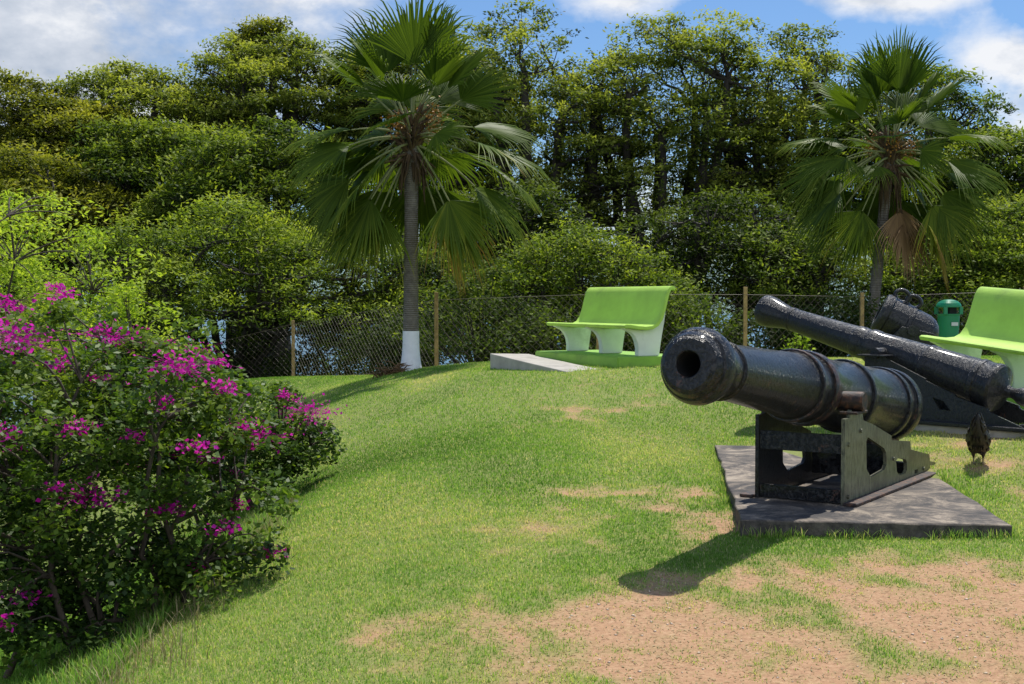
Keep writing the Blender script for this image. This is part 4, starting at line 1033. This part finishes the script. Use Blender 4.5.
tree('mid_tree', 'dark tree in the shade under the tallest tree', 500, 37, 190, 330, 85, 'leaf_dark', 126, 80, 0.8, (.16, .065), 720, MID)
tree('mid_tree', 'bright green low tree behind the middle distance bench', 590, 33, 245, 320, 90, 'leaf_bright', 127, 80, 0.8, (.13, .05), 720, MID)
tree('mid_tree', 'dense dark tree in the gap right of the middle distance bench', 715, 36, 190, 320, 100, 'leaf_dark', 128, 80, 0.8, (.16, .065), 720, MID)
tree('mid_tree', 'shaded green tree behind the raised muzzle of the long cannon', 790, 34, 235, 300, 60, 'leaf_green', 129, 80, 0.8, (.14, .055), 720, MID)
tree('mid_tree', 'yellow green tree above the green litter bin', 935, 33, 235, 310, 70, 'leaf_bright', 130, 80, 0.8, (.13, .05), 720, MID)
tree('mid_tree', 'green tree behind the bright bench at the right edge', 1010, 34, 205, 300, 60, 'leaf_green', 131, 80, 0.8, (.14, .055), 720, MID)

def shrub(name, label, x, y, h, r, leafm, seed, n=2600, leaf=(.10, .05), group=None, ncl=26):
    g = np.random.default_rng(seed); z0 = gz(x, y); root = empty(name, (x, y, z0)); tag(root, label, 'shrub', group)
    a = Acc(); C = []
    for k in range(ncl):
        th = g.uniform(0, 6.28); rr = math.sqrt(g.uniform(0, 1)); hh = h * (g.uniform(.25, 1) * math.sqrt(1 - .75 * rr * rr))
        c = np.array([rr * r * math.cos(th), rr * r * .8 * math.sin(th), hh]); C.append(c)
        a.tube(bezier(np.array([c[0] * .15, c[1] * .15, -.05]), np.array([c[0] * .5, c[1] * .5, c[2] * .6]), c, 5), np.linspace(.022, .006, 5), 4, cap=False)
    link('stem', a.mesh('stem'), M['bark_dark'], root)
    C = np.array(C); k = g.integers(0, ncl, n); o = g.normal(0, .17, (n, 3)) * np.array([r * .9, r * .9, .75])
    P = C[k] + o; P[:, 2] = np.maximum(P[:, 2], .02); V, F = leaf_quads(P, leaf[0], leaf[1], g, .6)
    a = Acc(); a.add(V, F, np.repeat(np.clip(.4 + g.normal(0, .12, ncl)[k] + g.normal(0, .15, n), 0, 1), 4)); link('foliage', a.mesh('foliage'), M[leafm], root)
UG = 'shrubs in the shade behind the fence'
sh = [(-8.6, 31, 1.9, 1.3, 'leaf_green', 'loose green shrub behind the far left end of the fence'), (-6.6, 31.5, 1.7, 1.2, 'leaf_dark', 'dark shrub behind the fence, left of the leftmost visible post'),
      (-4.2, 30.5, 1.5, 1.2, 'leaf_dark', 'dark shrub behind the fence, just right of the leftmost visible post'), (-2.6, 28.5, 1.3, 1.0, 'leaf_dark', 'low dark shrub behind the fence and the painted trunk'),
      (-.6, 26.5, 1.7, 1.2, 'leaf_green', 'green shrub behind the fence, left of the grey slab'), (.9, 27, 1.5, 1.1, 'leaf_dark', 'dark shrub behind the fence at the left end of the middle distance bench'),
      (2.4, 26.5, 1.6, 1.1, 'leaf_green', 'green shrub seen between the legs of the middle distance bench'), (3.7, 26.2, 1.85, 1.0, 'leaf_bright', 'bright shrub behind the fence, just right of the middle distance bench'),
      (5.2, 25.5, 1.2, .9, 'leaf_dark', 'dark shrub beneath the raised muzzle of the long cannon'), (6.3, 25.2, 1.45, .9, 'leaf_dark', 'dark shrub just left of the leaning palm trunk'),
      (8.9, 25.5, 1.4, 1.0, 'leaf_green', 'green shrub right of the leaning palm trunk, behind the mortar'), (10.6, 25.5, 1.5, 1.1, 'leaf_dark', 'dark shrub behind the bright bench at the right')]
for i, (x, y, h, r, lm, lb) in enumerate(sh): shrub('shrub', lb, x, y, h * (1.45 if x < 0 else 1.1), r * 1.25, lm, 200 + i, 6500, (.11, .05), UG, 46)
shrub('low_plant', 'small lime green plant glowing beneath the raised muzzle of the long cannon', 5.0, 22.6, .55, .28, 'leaf_lime', 230, 500, (.07, .04), None, 10)

# ------------------------------------------------------------------ bougainvillea
def bougain(name, label, base, lobes, nclump, nleaf, nflow, seed, leafm='leaf_bush', flow=True, cat='bush', leaf=(.055, .036), cr=.13, focus=(), group='flowering bushes on the left bank'):
    g = np.random.default_rng(seed); z0 = gz(*base); root = empty(name, (base[0], base[1], z0)); tag(root, label, cat, group)
    O = np.array([base[0], base[1], z0]); a = Acc(); C = []; out = []
    wts = np.array([l[3] * l[4] * l[5] for l in lobes]) ** .8; wts /= wts.sum()
    for k in range(nclump):
        L = lobes[g.choice(len(lobes), p=wts)]; u = rand_unit(1, g)[0]; rr = g.uniform(.1, 1.5) ** .45
        c = np.array([L[0] + u[0] * L[3] * rr, L[1] + u[1] * L[4] * rr, L[2] + EYE + u[2] * L[5] * rr]) - O
        C.append(c); out.append(rr)
    C = np.array(C); gl = np.array([gz(p[0] + O[0], p[1] + O[1]) - O[2] for p in C]); C[:, 2] = np.maximum(C[:, 2], gl + .12)
    # stems: several mains then twigs to the clumps
    mains = []
    for k in range(11):
        L = lobes[k % len(lobes)]; e = np.array([L[0] + g.normal(0, L[3] * .35), L[1] + g.normal(0, L[4] * .35), L[2] + EYE + g.normal(0, L[5] * .3)]) - O
        s0 = np.array([g.normal(0, .26), g.normal(0, .22), -.12]); mp_ = (s0 + e) / 2 + np.array([g.normal(0, .15), g.normal(0, .15), .25]); P = bezier(s0, mp_, e, 9); P[1:-1] += g.normal(0, .03, (7, 3))
        a.tube(P, np.linspace(.021, .008, 9), 6, cap=False); mains.append(P)
    MPt = np.concatenate([m[2:] for m in mains])
    for c in C:
        i = int(np.argmin(np.linalg.norm(MPt - c, axis=1) + .3 * np.maximum(0, MPt[:, 2] - c[2]))); s0 = MPt[i]
        mp_ = (s0 + c) / 2 + np.array([0, 0, .10]) + g.normal(0, .05, 3); a.tube(bezier(s0, mp_, c, 5), np.linspace(.009, .003, 5), 4, cap=False)
    link('stem', a.mesh('stem'), M['bark_bush'], root)
    k = g.integers(0, nclump, nleaf); rad = g.uniform(.6, 1.3, nclump)[k][:, None] * cr
    dirs = rand_unit(nleaf, g); P = C[k] + dirs * rad * g.uniform(.2, 1.0, (nleaf, 1)) ** .6 * np.array([1.3, 1.3, .85])
    V, F = leaf_quads(P, leaf[0], leaf[1], g, .7)
    # clump tint varies at random and is painted lighter towards the sunlit top
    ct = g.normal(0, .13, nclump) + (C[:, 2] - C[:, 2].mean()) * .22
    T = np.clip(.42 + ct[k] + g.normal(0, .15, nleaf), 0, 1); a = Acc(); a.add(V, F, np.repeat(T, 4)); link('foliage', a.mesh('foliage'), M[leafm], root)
    if flow:
        sc = C[:, 2] * .6 + np.array(out) * 1.2 + (C[:, 0]) * .45 - C[:, 1] * .22 + g.normal(0, 1.1, nclump); near_ = []
        for f_ in focus:
            d_ = np.linalg.norm(C + O - np.array(f_), axis=1); near_ += [int(q) for q in np.argsort(d_)[:1]]
        near_ = list(dict.fromkeys(near_)); order = near_ + [int(q) for q in np.argsort(-sc)[:nflow] if int(q) not in near_]
        for i in order:
            n = int(26 if i in near_ else g.choice([10, 16, 26, 60, 95], p=[.32, .26, .2, .14, .08])); n = int(n * 2.2); s = .018 + .00042 * n
            off_ = (C[i] - C.mean(0)); off_ /= np.linalg.norm(off_) + 1e-6; c = C[i] + off_ * .08 + np.array([0, 0, .03])
            P = c + g.normal(0, 1, (n, 3)) * np.array([s * 1.25, s, s * .55]); link('bract_cluster', cluster_mesh('bract_cluster', P, c, .028, .024, g, np.clip(g.normal(.5, .25, n), 0, 1)), M['bract'], root)
    return root
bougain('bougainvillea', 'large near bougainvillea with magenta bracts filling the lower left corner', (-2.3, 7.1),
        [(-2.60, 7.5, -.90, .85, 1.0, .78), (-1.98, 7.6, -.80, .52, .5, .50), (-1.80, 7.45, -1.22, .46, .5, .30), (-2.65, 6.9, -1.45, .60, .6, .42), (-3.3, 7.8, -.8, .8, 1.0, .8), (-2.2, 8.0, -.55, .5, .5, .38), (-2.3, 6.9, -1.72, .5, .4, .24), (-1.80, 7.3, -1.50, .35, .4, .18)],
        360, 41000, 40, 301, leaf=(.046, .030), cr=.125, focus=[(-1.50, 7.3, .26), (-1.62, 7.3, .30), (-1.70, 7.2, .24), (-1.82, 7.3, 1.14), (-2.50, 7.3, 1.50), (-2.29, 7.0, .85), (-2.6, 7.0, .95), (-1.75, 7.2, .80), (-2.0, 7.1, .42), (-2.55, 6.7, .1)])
bougain('bougainvillea', 'smaller bougainvillea further up the bank, nearest the fence', (-2.75, 11.6),
        [(-2.55, 11.8, -1.25, .65, .8, .42), (-2.05, 12.2, -1.38, .42, .5, .24), (-3.2, 11.4, -1.0, .7, .8, .6)], 300, 23000, 36, 302, leaf=(.052, .036))
bougain('leafy_shrub', 'lime green feathery shrub without flowers behind the near bougainvillea at the left edge', (-4.7, 12.4),
        [(-4.5, 11.6, -.1, 1.10, 1.0, .90), (-3.75, 11.4, -.35, .60, .7, .55), (-5.4, 12.6, .0, .9, .8, .9), (-4.4, 12.2, -1.3, 1.2, .8, .7)], 480, 40000, 0, 303, 'leaf_lime', False, 'shrub', (.055, .024), .17, None)
